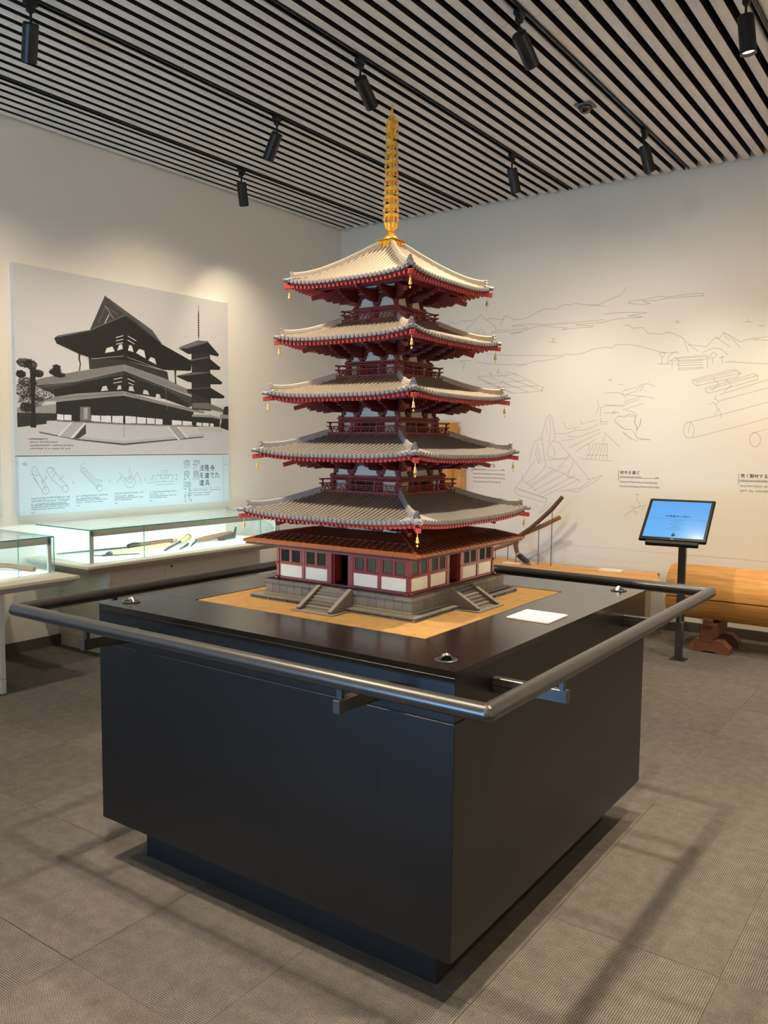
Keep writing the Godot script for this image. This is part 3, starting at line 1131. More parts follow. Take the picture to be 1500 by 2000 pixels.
func make_storey(pg: Node3D, k: int) -> void:
	var q: Array = STOREYS[k]
	var w: float = q[0]
	var ci: float = q[1]
	var foot: float = q[2]
	var tie: float = q[3]
	var hill0 := tie + 0.0155
	var hill1 := hill0 + (0.034 if k < 4 else 0.032)
	if k == 0:
		hill0 = 0.236; hill1 = 0.262
	var ceil_h := soffit_h(k, 0, w)
	var b := MB.new()
	b.span(PAGODA + Vector3(-w + 0.012, foot - 0.03, -w + 0.012), PAGODA + Vector3(w - 0.012, ceil_h + 0.004, w - 0.012))
	var st := part("storey", b, M["dark_inside"], pg)
	var cols := [-ci, ci] if ci > 0.0 else [0.0]
	var cr := 0.0105 if k < 4 else 0.0095
	for side in 4:
		# columns
		for s in cols + [w]:
			b = MB.new()
			var top: float = hill0 + 0.006
			if s == w:
				b.lathe([Vector2(cr, foot - 0.005), Vector2(cr * 1.08, lerpf(foot, top, 0.4)), Vector2(cr * 0.9, top)], P(side, w, 0, w), 14)
			else:
				b.lathe([Vector2(cr, foot - 0.005), Vector2(cr * 1.08, lerpf(foot, top, 0.4)), Vector2(cr * 0.9, top)], P(side, s, 0, w - 0.002), 14)
			part("column", b, M["vermilion"], st)
		# tie beam with a plate over it
		b = MB.new()
		sbox(b, side, -w - 0.004, w + 0.004, tie, tie + 0.0075, w - 0.006, w + 0.005, 0.0008)
		part("tie_beam", b, M["vermilion"], st)
		b = MB.new()
		sbox(b, side, -w - 0.011, w + 0.011, tie + 0.0085, tie + 0.0150, w - 0.006, w + 0.010, 0.0008)
		part("plate_beam", b, M["vermilion"], st)
		# white panels of the wall
		var edges := [-w] + cols + [w]
		for e in edges.size() - 1:
			var s0: float = edges[e] + cr * 0.8
			var s1: float = edges[e + 1] - cr * 0.8
			if k > 0:
				var middle: bool = cols.size() == 2 and e == 1
				b = MB.new()
				if middle:      # the middle bay: a pair of dark doors in a frame
					sbox(b, side, s0, s1, foot + 0.006, tie, w - 0.008, w - 0.004)
					var fr := part("door_frame", b, M["vermilion"], st)
					fr.name = "door_frame"
					for d in 2:
						var mid := (s0 + s1) / 2
						b = MB.new()
						var a0: float = [s0 + 0.014, mid + 0.003][d]
						var a1: float = [mid - 0.003, s1 - 0.014][d]
						sbox(b, side, a0, a1, foot + 0.012, tie - 0.003, w - 0.004, w - 0.003)
						part("doorway", b, M["dark_inside"], st)
				else:
					sbox(b, side, s0, s1, foot + 0.006, tie, w - 0.009, w - 0.004)
					part("plaster_panel", b, M["plaster"], st)
			b = MB.new()
			sbox(b, side, s0 - 0.004, s1 + 0.004, hill0 - 0.002, minf(ceil_h, hill1 + 0.045), w - 0.012, w - 0.008)
			part("plaster_panel", b, M["plaster"], st)
		# cloud arms lying in the wall plane, one to each side of every column
		var hh: float = hill1 - hill0
		for s in [-w] + cols + [w]:
			b = MB.new()
			for dir in [-1.0, 1.0]:
				if absf(s + dir * 0.01) > w + 0.001:
					continue
				var reach: float = 0.034 if k < 4 else 0.030
				var poly := PackedVector2Array()
				for p in [[0, 0], [0.20, 0.0], [0.23, 0.18], [0.40, 0.22], [0.48, 0.34], [0.44, 0.50], [0.56, 0.56], [0.62, 0.70], [0.66, 0.88], [1.0, 1.0], [1.0, 1.14], [0, 1.14]]:
					poly.append(Vector2(p[0] * reach * dir, p[1] * hh))
				b.prism(poly, P(side, s, hill0, w - 0.004), ALONG[side], Vector3.UP, 0.007)
			part("cloud_arm", b, M["oxblood"], st)
		# stacked wall beams with white between them
		for j in 3:
			var h0: float = hill1 + [0.001, 0.0215, 0.0425][j]
			if h0 + 0.012 < ceil_h + 0.01:
				b = MB.new()
				sbox(b, side, -w - 0.004, w + 0.004, h0, h0 + 0.0135, w - 0.010, w - 0.001, 0.0006)
				part("wall_beam", b, M["oxblood"], st)
		# brackets standing out from the wall, the purlin they carry
		var re: float = ROOFS[k][0]
		var rp: float = w + (re - w) * 0.56
		var hp := soffit_h(k, 0, rp) - 0.0095
		b = MB.new()
		sbox(b, side, -rp - 0.012, rp + 0.012, hp - 0.010, hp, rp - 0.005, rp + 0.005, 0.0006)
		part("purlin", b, M["vermilion"], st)
		for s in cols:
			b = MB.new()
			b.prism(cloud(rp - w + 0.008, 0.040 if k > 0 else 0.030), P(side, s, hp - 0.010, w - 0.004), OUTWARD[side], Vector3.UP, 0.013)
			part("cloud_bracket", b, M["oxblood"], st)
			# the slanting tail rafter over it
			b = MB.new()
			b.bar(P(side, s, hp + 0.030, w), P(side, s, hp - 0.012, rp + 0.020), 0.0125, 0.0125, 0.0008)
			part("tail_rafter", b, M["vermilion"], st)
		# corner bracket on the diagonal
		var dg := diag(side)
		var dn := dg.normalized()
		var tr: float = ROOFS[k][8]
		var th: float = ROOFS[k][9]
		var tin := PAGODA + dg * w + Vector3.UP * (th + (tr - w) * 0.40)
		var tend := PAGODA + dg * tr + Vector3.UP * th
		b = MB.new()
		b.bar(tin, tend, 0.0135, 0.0150, 0.0008)
		part("tail_rafter", b, M["vermilion"], st)
		var lng := (tr - w) * 1.4142 * 0.74
		var rise := Vector3.UP * 0.0
		b = MB.new()
		var slope := (tend - tin).normalized()
		b.prism(cloud(lng, 0.046 if k > 0 else 0.030), tin + slope * 0.002 - Vector3.UP * 0.004 + rise, slope, Vector3.UP, 0.013)
		part("cloud_bracket", b, M["oxblood"], st)
		for f in [ALONG[side], OUTWARD[side]]:      # arms crossing at the corner
			b = MB.new()
			b.prism(cloud(rp - w + 0.006, 0.038 if k > 0 else 0.028), PAGODA + dg * w + Vector3.UP * (hp - 0.010), f, Vector3.UP, 0.012)
			part("cloud_bracket", b, M["oxblood"], st)

func make_balcony(pg: Node3D, k: int) -> void:
	var q: Array = STOREYS[k]
	var f: float = q[2]
	var rf: float = q[4]
	var rail: float = q[5]
	var rp: float = q[6]
	var top: float = q[7]
	var b := MB.new()
	b.span(PAGODA + Vector3(-rf + 0.008, f + 0.001, -rf + 0.008), PAGODA + Vector3(rf - 0.008, f + 0.005, rf - 0.008))
	var bal := part("balcony", b, M["vermilion"], pg)
	var hgt := top - f
	var mid := f + hgt * 0.62
	for side in 4:
		b = MB.new()
		sbox(b, side, -rf, rf, f - 0.0065, f + 0.0015, rp - 0.004, rp + 0.006, 0.0006)
		part("ground_beam", b, M["vermilion"], bal)
		b = MB.new()
		sbox(b, side, -rf, rf, f + 0.0035, f + 0.0085, rp - 0.0035, rp + 0.0035, 0.0005)
		part("rail", b, M["vermilion"], bal)
		b = MB.new()
		sbox(b, side, -rail, rail, mid - 0.0020, mid + 0.0020, rp - 0.003, rp + 0.003, 0.0005)
		part("rail", b, M["vermilion"], bal)
		b = MB.new()
		sbox(b, side, -rail, rail, top - 0.0042, top, rp - 0.0035, rp + 0.0035, 0.0008)
		part("rail", b, M["vermilion"], bal)
		var posts := [-rp, -rp * 0.36, rp * 0.36, rp] if k < 4 else [-rp, 0.0, rp]
		for j in posts.size():
			if j == 0:
				continue
			b = MB.new()
			var s: float = posts[j]
			sbox(b, side, s - 0.0035, s + 0.0035, f, mid, rp - 0.0035, rp + 0.0035)
			sbox(b, side, s - 0.0022, s + 0.0022, mid, top - 0.004, rp - 0.0022, rp + 0.0022)
			sbox(b, side, s - 0.0050, s + 0.0050, top - 0.0075, top - 0.004, rp - 0.003, rp + 0.003)
			part("post", b, M["vermilion"], bal)
		# fretwork between the rails: a broken key pattern
		var y0 := f + 0.0085
		var y1 := mid - 0.002
		var y2 := lerpf(y0, y1, 0.36)
		var y3 := lerpf(y0, y1, 0.70)
		for j in posts.size() - 1:
			b = MB.new()
			var a0: float = posts[j] + 0.0035
			var a1: float = posts[j + 1] - 0.0035
			var cells := maxi(2, int((a1 - a0) / 0.016))
			var cw := (a1 - a0) / cells
			for c in cells:
				var x := a0 + c * cw
				var t := 0.0011
				var d := 0.0016
				if c % 2 == 0:
					sbox(b, side, x, x + cw * 0.72, y2 - t, y2 + t, rp - d, rp + d)
					sbox(b, side, x + cw * 0.72 - t, x + cw * 0.72 + t, y2, y1, rp - d, rp + d)
					sbox(b, side, x + cw * 0.20, x + cw * 0.50, y3 - t, y3 + t, rp - d, rp + d)
					sbox(b, side, x + cw * 0.35 - t, x + cw * 0.35 + t, y0, y2, rp - d, rp + d)
				else:
					sbox(b, side, x - cw * 0.28, x + cw, y3 - t, y3 + t, rp - d, rp + d)
					sbox(b, side, x + cw * 0.30 - t, x + cw * 0.30 + t, y0, y3, rp - d, rp + d)
					sbox(b, side, x + cw * 0.30, x + cw * 0.75, y2 - t, y2 + t, rp - d, rp + d)
					sbox(b, side, x + cw * 0.80 - t, x + cw * 0.80 + t, y3, y1, rp - d, rp + d)
			part("fretwork", b, M["vermilion"], bal)

func make_skirt(pg: Node3D) -> void:
	# walls of the lean-to round the ground storey
	var w := 0.2817
	var b := MB.new()
	b.span(PAGODA + Vector3(-0.186, 0.06, -0.186), PAGODA + Vector3(0.186, 0.25, 0.186))
	b.span(PAGODA + Vector3(-w + 0.01, 0.0660, -w + 0.01), PAGODA + Vector3(w - 0.01, 0.0675, w - 0.01))
	var sk := part("skirt_wall", b, M["dark_inside"], pg)
	for side in 4:
		for e in [[-w - 0.012, -0.034], [0.038, w + 0.012]]:
			b = MB.new()
			sbox(b, side, e[0], e[1], 0.0668, 0.0765, w - 0.010, w + 0.004, 0.0008)
			part("ground_beam", b, M["vermilion"], sk)
			b = MB.new()
			sbox(b, side, maxf(e[0], -w - 0.008), minf(e[1], w + 0.008), 0.1195, 0.1275, w - 0.008, w + 0.003, 0.0008)
			part("sill_beam", b, M["vermilion"], sk)
		b = MB.new()
		sbox(b, side, -0.034, 0.038, 0.0668, 0.0735, w - 0.010, w + 0.003)
		part("threshold", b, M["vermilion"], sk)
		b = MB.new()
		sbox(b, side, -w - 0.004, w + 0.004, 0.1755, 0.1880, w - 0.008, w + 0.003, 0.0008)
		part("head_beam", b, M["vermilion"], sk)
		for s in [-0.161, -0.044, 0.048, 0.165, w]:
			b = MB.new()
			var hw := 0.0085 if absf(s) > 0.2 else (0.0095 if absf(s) < 0.1 else 0.0065)
			if s == w:
				sbox(b, side, w - 0.010, w + 0.003, 0.0675, 0.186, w - 0.010, w + 0.003, 0.0008)
			else:
				sbox(b, side, s - hw, s + hw, 0.0675, 0.1765, w - 0.008, w + 0.002, 0.0008)
			part("post", b, M["vermilion"], sk)
		for e in [[-0.2725, -0.1675], [-0.1545, -0.0535], [0.0575, 0.1585], [0.1715, 0.2725]]:
			b = MB.new()
			sbox(b, side, e[0], e[1], 0.0765, 0.1195, w - 0.007, w - 0.002)
			part("plaster_panel", b, M["plaster"], sk)
			# two barred windows over each panel
			for j in 2:
				var c: float = lerpf(e[0], e[1], 0.26 + 0.48 * j)
				var hw := 0.0185
				b = MB.new()
				for z in [-1.0, 1.0]:
					sbox(b, side, c + z * (hw + 0.0035) - 0.0035, c + z * (hw + 0.0035) + 0.0035, 0.1275, 0.1760, w - 0.006, w + 0.0005)
				sbox(b, side, c - hw, c + hw, 0.1275, 0.1310, w - 0.006, w + 0.0005)
				sbox(b, side, c - hw, c + hw, 0.1725, 0.1760, w - 0.006, w + 0.0005)
				part("window_frame", b, M["vermilion"], sk)
				b = MB.new()
				for z in 7:
					var x := c - hw + (z + 0.5) * 2.0 * hw / 7.0
					b.box(P(side, x, 0.152, w - 0.004), Vector3(0.0036, 0.044, 0.0036), 0.0, Basis(Vector3.UP, PI / 4 + side * PI / 2))
				part("window_bars", b, M["lattice_green"], sk)
			b = MB.new()
			sbox(b, side, (e[0] + e[1]) / 2 - 0.004, (e[0] + e[1]) / 2 + 0.004, 0.1275, 0.1760, w - 0.007, w + 0.0010)
			part("mullion", b, M["vermilion"], sk)
		for e in [[0.030, 0.0375], [-0.0345, -0.027]]:      # the open door leaves inside
			b = MB.new()
			sbox(b, side, e[0], e[1], 0.0735, 0.1755, w - 0.05, w - 0.006)
			part("door_leaf", b, M["oxblood"], sk)
	# the boarded roof: a flat upper run, a steeper lower run
	b = MB.new()
	for side in 4:
		var wr := 0.186
		b.qo(P(side, -wr, 0.2475, wr), P(side, wr, 0.2475, wr), P(side, 0.2835, 0.2270, 0.2835), P(side, -0.2835, 0.2270, 0.2835), Vector3.UP)
		b.qo(P(side, -0.2835, 0.2270, 0.2835), P(side, 0.2835, 0.2270, 0.2835), P(side, 0.362, 0.1970, 0.362), P(side, -0.362, 0.1970, 0.362), Vector3.UP)
		b.qo(P(side, -0.27, 0.1860, 0.27), P(side, 0.27, 0.1860, 0.27), P(side, 0.362, 0.1930, 0.362), P(side, -0.362, 0.1930, 0.362), Vector3.DOWN)
		b.qo(P(side, -0.362, 0.1930, 0.362), P(side, 0.362, 0.1930, 0.362), P(side, 0.362, 0.1970, 0.362), P(side, -0.362, 0.1970, 0.362), OUTWARD[side])
	var rf := part("skirt_roof", b, M["skirt_batten"], pg)
	var n := 25
	var pitch := 2.0 * 0.3667 / n
	for side in 4:
		var joined := MB.new()
		for j in n:
			var s0 := -0.3667 + j * pitch
			var s1 := s0 + pitch
			b = MB.new()
			var low := func(s: float, r: float) -> float: return 0.2300 + (0.2835 - r) / 0.0832 * 0.0285 + 0.0 * s
			# lower board, one edge lifted so that the boards lap
			var p := []
			for lay in [-0.003, 0.0012]:
				for c in [[s0, 0.3650], [s1 - 0.0012, 0.3650], [s1 - 0.0012, maxf(0.2835, absf(s1 - 0.0012))], [s0, maxf(0.2835, absf(s0))]]:
					var r: float = minf(c[1], 0.3650)
					p.append(P(side, c[0], low.call(c[0], r) + lay + (0.0016 if c[0] == s0 and lay > 0.0 else 0.0), r))
			b.hexa(p)
			if side < 2:
				part("roof_board", b, M["skirt_board"], rf)
			else:
				joined.hexa(p)
			# raised strip over the joint
			b = MB.new()
			var ra := maxf(0.2840, absf(s0) + 0.001)
			if 0.364 - ra > 0.004:
				b.bar(P(side, s0, low.call(0.0, ra) + 0.0035, ra), P(side, s0, low.call(0.0, 0.3655) + 0.0035, 0.3655), 0.0042, 0.0040)
				if side < 2:
					part("batten", b, M["skirt_batten"], rf)
				else:
					joined.bar(P(side, s0, low.call(0.0, ra) + 0.0035, ra), P(side, s0, low.call(0.0, 0.3655) + 0.0035, 0.3655), 0.0042, 0.0040)
			# short doubled end at the eave
			b = MB.new()
			p = []
			var q0 := clampf(s0 + 0.0006, -0.3667, 0.3667)
			var q1 := clampf(s1 - 0.0006, -0.3667, 0.3667)
			for lay in [0.0015, 0.0052]:
				for c in [[q0, 0.3690], [q1, 0.3690], [q1, maxf(0.3500, absf(q1) - 0.001)], [q0, maxf(0.3500, absf(q0) - 0.001)]]:
					var hgt: float = low.call(0.0, c[1]) + lay + (0.0022 if c[0] == q0 and lay > 0.002 else 0.0)
					p.append(P(side, c[0], hgt, c[1]))
			b.hexa(p)
			if side < 2:
				part("eave_shingle", b, M["skirt_board"], rf)
			else:
				joined.hexa(p)
			# upper run
			var u0 := -0.2835 + j * 2.0 * 0.2835 / n
			var u1 := u0 + 2.0 * 0.2835 / n - 0.0010
			var pu := []
			for lay in [-0.002, 0.0018]:
				for c in [[u0, 0.2855], [u1, 0.2855], [u1, maxf(0.186, absf(u1))], [u0, maxf(0.186, absf(u0))]]:
					var r: float = minf(c[1], 0.2855)
					pu.append(P(side, c[0], 0.2480 - (r - 0.186) / 0.0975 * 0.0170 + lay + (0.0014 if c[0] == u0 and lay > 0.0 else 0.0), r))
			if side < 2:
				b = MB.new()
				b.hexa(pu)
				part("roof_board", b, M["skirt_board"], rf)
			else:
				joined.hexa(pu)
		if joined.v.size():
			part("roof_boards", joined, M["skirt_board"], rf).set_meta("kind", "stuff")
		b = MB.new()
		b.bar(P(side, -0.285, 0.2320, 0.2845), P(side, 0.285, 0.2320, 0.2845), 0.006, 0.0045, 0.0008)
		part("break_board", b, M["skirt_batten"], rf)
		b = MB.new()
		b.bar(P(side, 0.2845, 0.2335, 0.2845), P(side, 0.3675, 0.2065, 0.3675), 0.008, 0.007, 0.001)
		b.bar(P(side, 0.186, 0.2500, 0.186), P(side, 0.2845, 0.2335, 0.2845), 0.007, 0.006, 0.001)
		part("hip_board", b, M["skirt_board"], rf)

func make_stone(pg: Node3D) -> void:
	var rng := RandomNumberGenerator.new()
	rng.seed = 15
	var b := MB.new()
	b.span(PAGODA + Vector3(-0.345, 0.0, -0.345), PAGODA + Vector3(0.345, 0.0095, 0.345))
	b.span(PAGODA + Vector3(-0.310, 0.0, -0.310), PAGODA + Vector3(0.310, 0.0660, 0.310))
	var st := part("stone_platform", b, M["stone_1"], pg)
	b = MB.new()
	b.span(PAGODA + Vector3(-0.353, 0.0, -0.353), PAGODA + Vector3(0.353, 0.0025, 0.353), 0.0005)
	part("footing", b, M["stone_0"], st)
	for side in 4:
		# kerb of the lower terrace, in lengths, on small blocks over a shadowed recess
		for e in [[-0.3505, -0.185], [-0.1842, -0.078], [0.078, 0.1842], [0.185, 0.3505]]:
			b = MB.new()
			sbox(b, side, e[0], e[1], 0.0085, 0.0144, 0.300, 0.3522, 0.0010)
			part("terrace_slab", b, M["stone_%d" % (rng.randi() % 3)], st)
		for s in [-0.345, -0.265, -0.185, -0.105, 0.105, 0.185, 0.265]:
			b = MB.new()
			sbox(b, side, s - 0.006, s + 0.006, 0.002, 0.009, 0.340, 0.3495)
			part("terrace_block", b, M["stone_0"], st)
		# base course, facing slabs, cap course of the upper platform
		for e in [[-0.3165, -0.074], [0.074, 0.3165]]:
			b = MB.new()
			sbox(b, side, e[0], e[1], 0.0144, 0.0195, 0.306, 0.3190, 0.0008)
			part("base_course", b, M["stone_2"], st)
			var nn := 7
			for j in nn:
				var a0 := lerpf(e[0] + 0.004 if e[0] < -0.2 else e[0], e[1] - 0.004 if e[1] > 0.2 else e[1], float(j) / nn)
				var a1 := lerpf(e[0] + 0.004 if e[0] < -0.2 else e[0], e[1] - 0.004 if e[1] > 0.2 else e[1], (j + 1.0) / nn)
				b = MB.new()
				sbox(b, side, a0 + 0.0004, a1 - 0.0004, 0.0195, 0.0545, 0.304, 0.3125 + rng.randf() * 0.0006, 0.0006)
				part("facing_slab", b, M["stone_%d" % (rng.randi() % 2)], st)
		for j in 9:
			var a0 := lerpf(-0.3165, 0.3165, j / 9.0)
			var a1 := lerpf(-0.3165, 0.3165, (j + 1) / 9.0)
			b = MB.new()
			sbox(b, side, a0 + 0.0004, a1 - 0.0004, 0.0545, 0.0668, 0.27, 0.3165, 0.0010)
			part("cap_stone", b, M["stone_%d" % (rng.randi() % 3)], st)
		# stairs
		var sh: float = [0.006, -0.012, 0.0, 0.0][side]
		b = MB.new()
		sbox(b, side, sh - 0.088, sh + 0.088, 0.0, 0.0035, 0.34, 0.4380, 0.0008)
		var sr := part("stair_base", b, M["stone_2"], st)
		sr.name = "stair_base"
		for j in 7:
			var h1 := 0.0668 - 0.0085 - j * 0.0088
			var r1 := 0.3165 + 0.0135 * (j + 1)
			b = MB.new()
			sbox(b, side, sh - 0.058, sh + 0.058, maxf(0.0, h1 - 0.0092), h1, 0.312, r1, 0.0008)
			part("stair_step", b, M["stone_%d" % (j % 3)], st)
		for z in [-1.0, 1.0]:
			var poly := PackedVector2Array([Vector2(0.310, 0.0), Vector2(0.424, 0.0), Vector2(0.424, 0.0085), Vector2(0.3195, 0.0685), Vector2(0.310, 0.0685)])
			b = MB.new()
			b.prism(poly, P(side, sh + z * 0.066, 0, 0), OUTWARD[side], Vector3.UP, 0.0145)
			part("stair_stringer", b, M["stone_0"], st)
			b = MB.new()
			b.bar(P(side, sh + z * 0.066, 0.0695, 0.3175), P(side, sh + z * 0.066, 0.0095, 0.4255), 0.0165, 0.0042, 0.0008)
			part("stringer_cap", b, M["stone_2"], st)

func make_spire(pg: Node3D) -> void:
	var b := MB.new()
	b.lathe([Vector2(0.0065, 1.282), Vector2(0.0065, 1.40), Vector2(0.0058, 1.50), Vector2(0.0050, 1.61), Vector2(0.0036, 1.66), Vector2(0.0036, 1.697), Vector2(0.0024, 1.705), Vector2(0.0017, 1.727)], PAGODA, 16)
	var sp := part("spire", b, M["gold"], pg)
	# the square dew basin with round bosses
	b = MB.new()
	b.span(PAGODA + Vector3(-0.0335, 1.236, -0.0335), PAGODA + Vector3(0.0335, 1.2615, 0.0335), 0.001)
	part("basin", b, M["old_gold"], sp)
	b = MB.new()
	b.span(PAGODA + Vector3(-0.0385, 1.2615, -0.0385), PAGODA + Vector3(0.0385, 1.2640, 0.0385), 0.0006)
	part("basin_lid", b, M["old_gold"], sp)
	for side in 4:
		for s in [-0.0165, 0.0165]:
			b = MB.new()
			b.prism(PackedVector2Array([Vector2(-0.0145, -0.0105), Vector2(0.0145, -0.0105), Vector2(0.0145, -0.0088), Vector2(-0.0145, -0.0088)]), P(side, s, 1.2490, 0.0342), ALONG[side], Vector3.UP, 0.0018)
			b.prism(PackedVector2Array([Vector2(-0.0145, 0.0088), Vector2(0.0145, 0.0088), Vector2(0.0145, 0.0105), Vector2(-0.0145, 0.0105)]), P(side, s, 1.2490, 0.0342), ALONG[side], Vector3.UP, 0.0018)
			b.prism(PackedVector2Array([Vector2(-0.0145, -0.0088), Vector2(-0.0128, -0.0088), Vector2(-0.0128, 0.0088), Vector2(-0.0145, 0.0088)]), P(side, s, 1.2490, 0.0342), ALONG[side], Vector3.UP, 0.0018)
			b.prism(PackedVector2Array([Vector2(0.0128, -0.0088), Vector2(0.0145, -0.0088), Vector2(0.0145, 0.0088), Vector2(0.0128, 0.0088)]), P(side, s, 1.2490, 0.0342), ALONG[side], Vector3.UP, 0.0018)
			var mid := P(side, s, 1.2490, 0.0335)
			var o: Vector3 = OUTWARD[side]
			b.tube([mid, mid + o * 0.0016, mid + o * 0.0030], [0.0078, 0.0070, 0.0035], 14)
			part("boss", b, M["gold"], sp)
	b = MB.new()
	var pr := []
	for k in 9:
		var a := PI / 2 * k / 8.0
		pr.append(Vector2(0.0265 * cos(a * 0.86), 1.2640 + 0.0195 * sin(a)))
	pr.append_array([Vector2(0.0085, 1.2850), Vector2(0.0115, 1.2880), Vector2(0.0080, 1.2910), Vector2(0.0075, 1.2960)])
	b.lathe(pr, PAGODA, 28)
	part("dome", b, M["gold"], sp)
	b = MB.new()
	b.lathe([Vector2(0.0075, 1.2955), Vector2(0.0145, 1.2985), Vector2(0.0165, 1.3040), Vector2(0.0180, 1.3150), Vector2(0.0215, 1.3235), Vector2(0.0195, 1.3240), Vector2(0.0150, 1.3160), Vector2(0.0085, 1.3120)], PAGODA, 28)
	for j in 8:
		var a := TAU * j / 8.0 + 0.3
		var d := Vector3(sin(a), 0, cos(a))
		b.tube([PAGODA + d * 0.0172 + Vector3.UP * 1.306, PAGODA + d * 0.0195 + Vector3.UP * 1.318, PAGODA + d * 0.0240 + Vector3.UP * 1.327], [0.0045, 0.0050, 0.0012], 6)
	part("lotus_cup", b, M["gold"], sp)
	# nine rings with little bells
	for k in 9:
		var h := 1.3470 + k * 0.0305
		var r := lerpf(0.0275, 0.0212, k / 8.0)
		b = MB.new()
		b.lathe([Vector2(r, h - 0.0052), Vector2(r, h + 0.0056), Vector2(r - 0.0018, h + 0.0060), Vector2(r - 0.0018, h - 0.0052), Vector2(r, h - 0.0052)], PAGODA, 28)
		b.lathe([Vector2(0.0080, h - 0.0075), Vector2(0.0080, h + 0.0045), Vector2(0.0062, h + 0.0065)], PAGODA, 16)
		for j in 8:
			var a := TAU * j / 8.0
			var d := Vector3(sin(a), 0, cos(a))
			b.bar(PAGODA + d * 0.006 + Vector3.UP * h, PAGODA + d * (r - 0.001) + Vector3.UP * h, 0.0026, 0.0060)
		var ring := part("ring", b, M["gold"], sp)
		ring.name = "ring"
		b = MB.new()
		for j in 10:
			var a := TAU * (j + 0.5) / 10.0
			var d := Vector3(sin(a), 0, cos(a))
			var p := PAGODA + d * (r + 0.0003) + Vector3.UP * (h - 0.0050)
			b.lathe([Vector2(0.0024, -0.0090), Vector2(0.0018, -0.0035), Vector2(0.0008, -0.0020), Vector2(0.0004, 0.0)], p, 7)
			b.box(p - Vector3.UP * 0.0112, Vector3(0.0030, 0.0030, 0.0030), 0.0, Basis(Vector3.UP, a))
		part("ring_bells", b, M["brass"], sp)
	# the water-flame finial: four open fins
	for side in 4:
		b = MB.new()
		var o: Vector3 = OUTWARD[side]
		var at := func(r: float, h: float) -> Vector3: return PAGODA + o * r + Vector3.UP * h
		var curves := [
			[[0.007, 1.625], [0.013, 1.634], [0.018, 1.648], [0.0175, 1.662], [0.011, 1.674], [0.007, 1.680]],
			[[0.007, 1.632], [0.011, 1.642], [0.012, 1.655], [0.007, 1.668]],
			[[0.012, 1.634], [0.019, 1.638], [0.025, 1.646]],
			[[0.016, 1.642], [0.021, 1.648], [0.026, 1.656]],
			[[0.018, 1.650], [0.022, 1.656], [0.0245, 1.665]],
			[[0.0175, 1.660], [0.020, 1.666], [0.0205, 1.674]],
			[[0.014, 1.668], [0.0155, 1.674], [0.0148, 1.681]],
			[[0.009, 1.676], [0.0105, 1.681], [0.0098, 1.687]],
			[[0.007, 1.648], [0.013, 1.644], [0.018, 1.646]],
			[[0.007, 1.658], [0.012, 1.655], [0.018, 1.656]],
			[[0.006, 1.619], [0.027, 1.619]],
			[[0.006, 1.630], [0.026, 1.630]],
			[[0.0265, 1.634], [0.0265, 1.605]],
			[[0.0205, 1.631], [0.0205, 1.618]],
			[[0.0145, 1.631], [0.0145, 1.618]],
			[[0.0085, 1.624], [0.0265, 1.6245]],
		]
		for c in curves:
			var pts := []
			for p in c:
				pts.append(at.call(p[0], p[1]))
			b.tube(pts, [0.0013], 5)
		for p in [[0.0255, 1.648], [0.0265, 1.658], [0.0250, 1.667], [0.0208, 1.676], [0.0150, 1.683], [0.0100, 1.688]]:
			b.tube([at.call(p[0] - 0.0004, p[1] - 0.003), at.call(p[0], p[1]), at.call(p[0] + 0.0002, p[1] + 0.0025)], [0.0010, 0.0022, 0.0008], 6)
		part("flame_fin", b, M["gold"], sp)
	b = MB.new()
	for e in [[1.7085, 0.0046], [1.7265, 0.0038]]:
		var pq := []
		for k in 9:
			var a := PI * k / 8.0
			pq.append(Vector2(e[1] * sin(a), e[0] - e[1] * cos(a)))
		b.lathe(pq, PAGODA, 16)
	b.lathe([Vector2(0.0050, 1.7005), Vector2(0.0050, 1.7025)], PAGODA, 12)
	part("finial_balls", b, M["gold"], sp)

func make_pagoda() -> void:
	var pg := thing("pagoda_model", "red wooden model of a five storey pagoda with grey tile roofs and gold spire", "model", PAGODA)
	make_stone(pg)
	make_skirt(pg)
	for k in 5:
		make_storey(pg, k)
		make_roof(pg, k)
		if k > 0:
			make_balcony(pg, k)
	make_spire(pg)

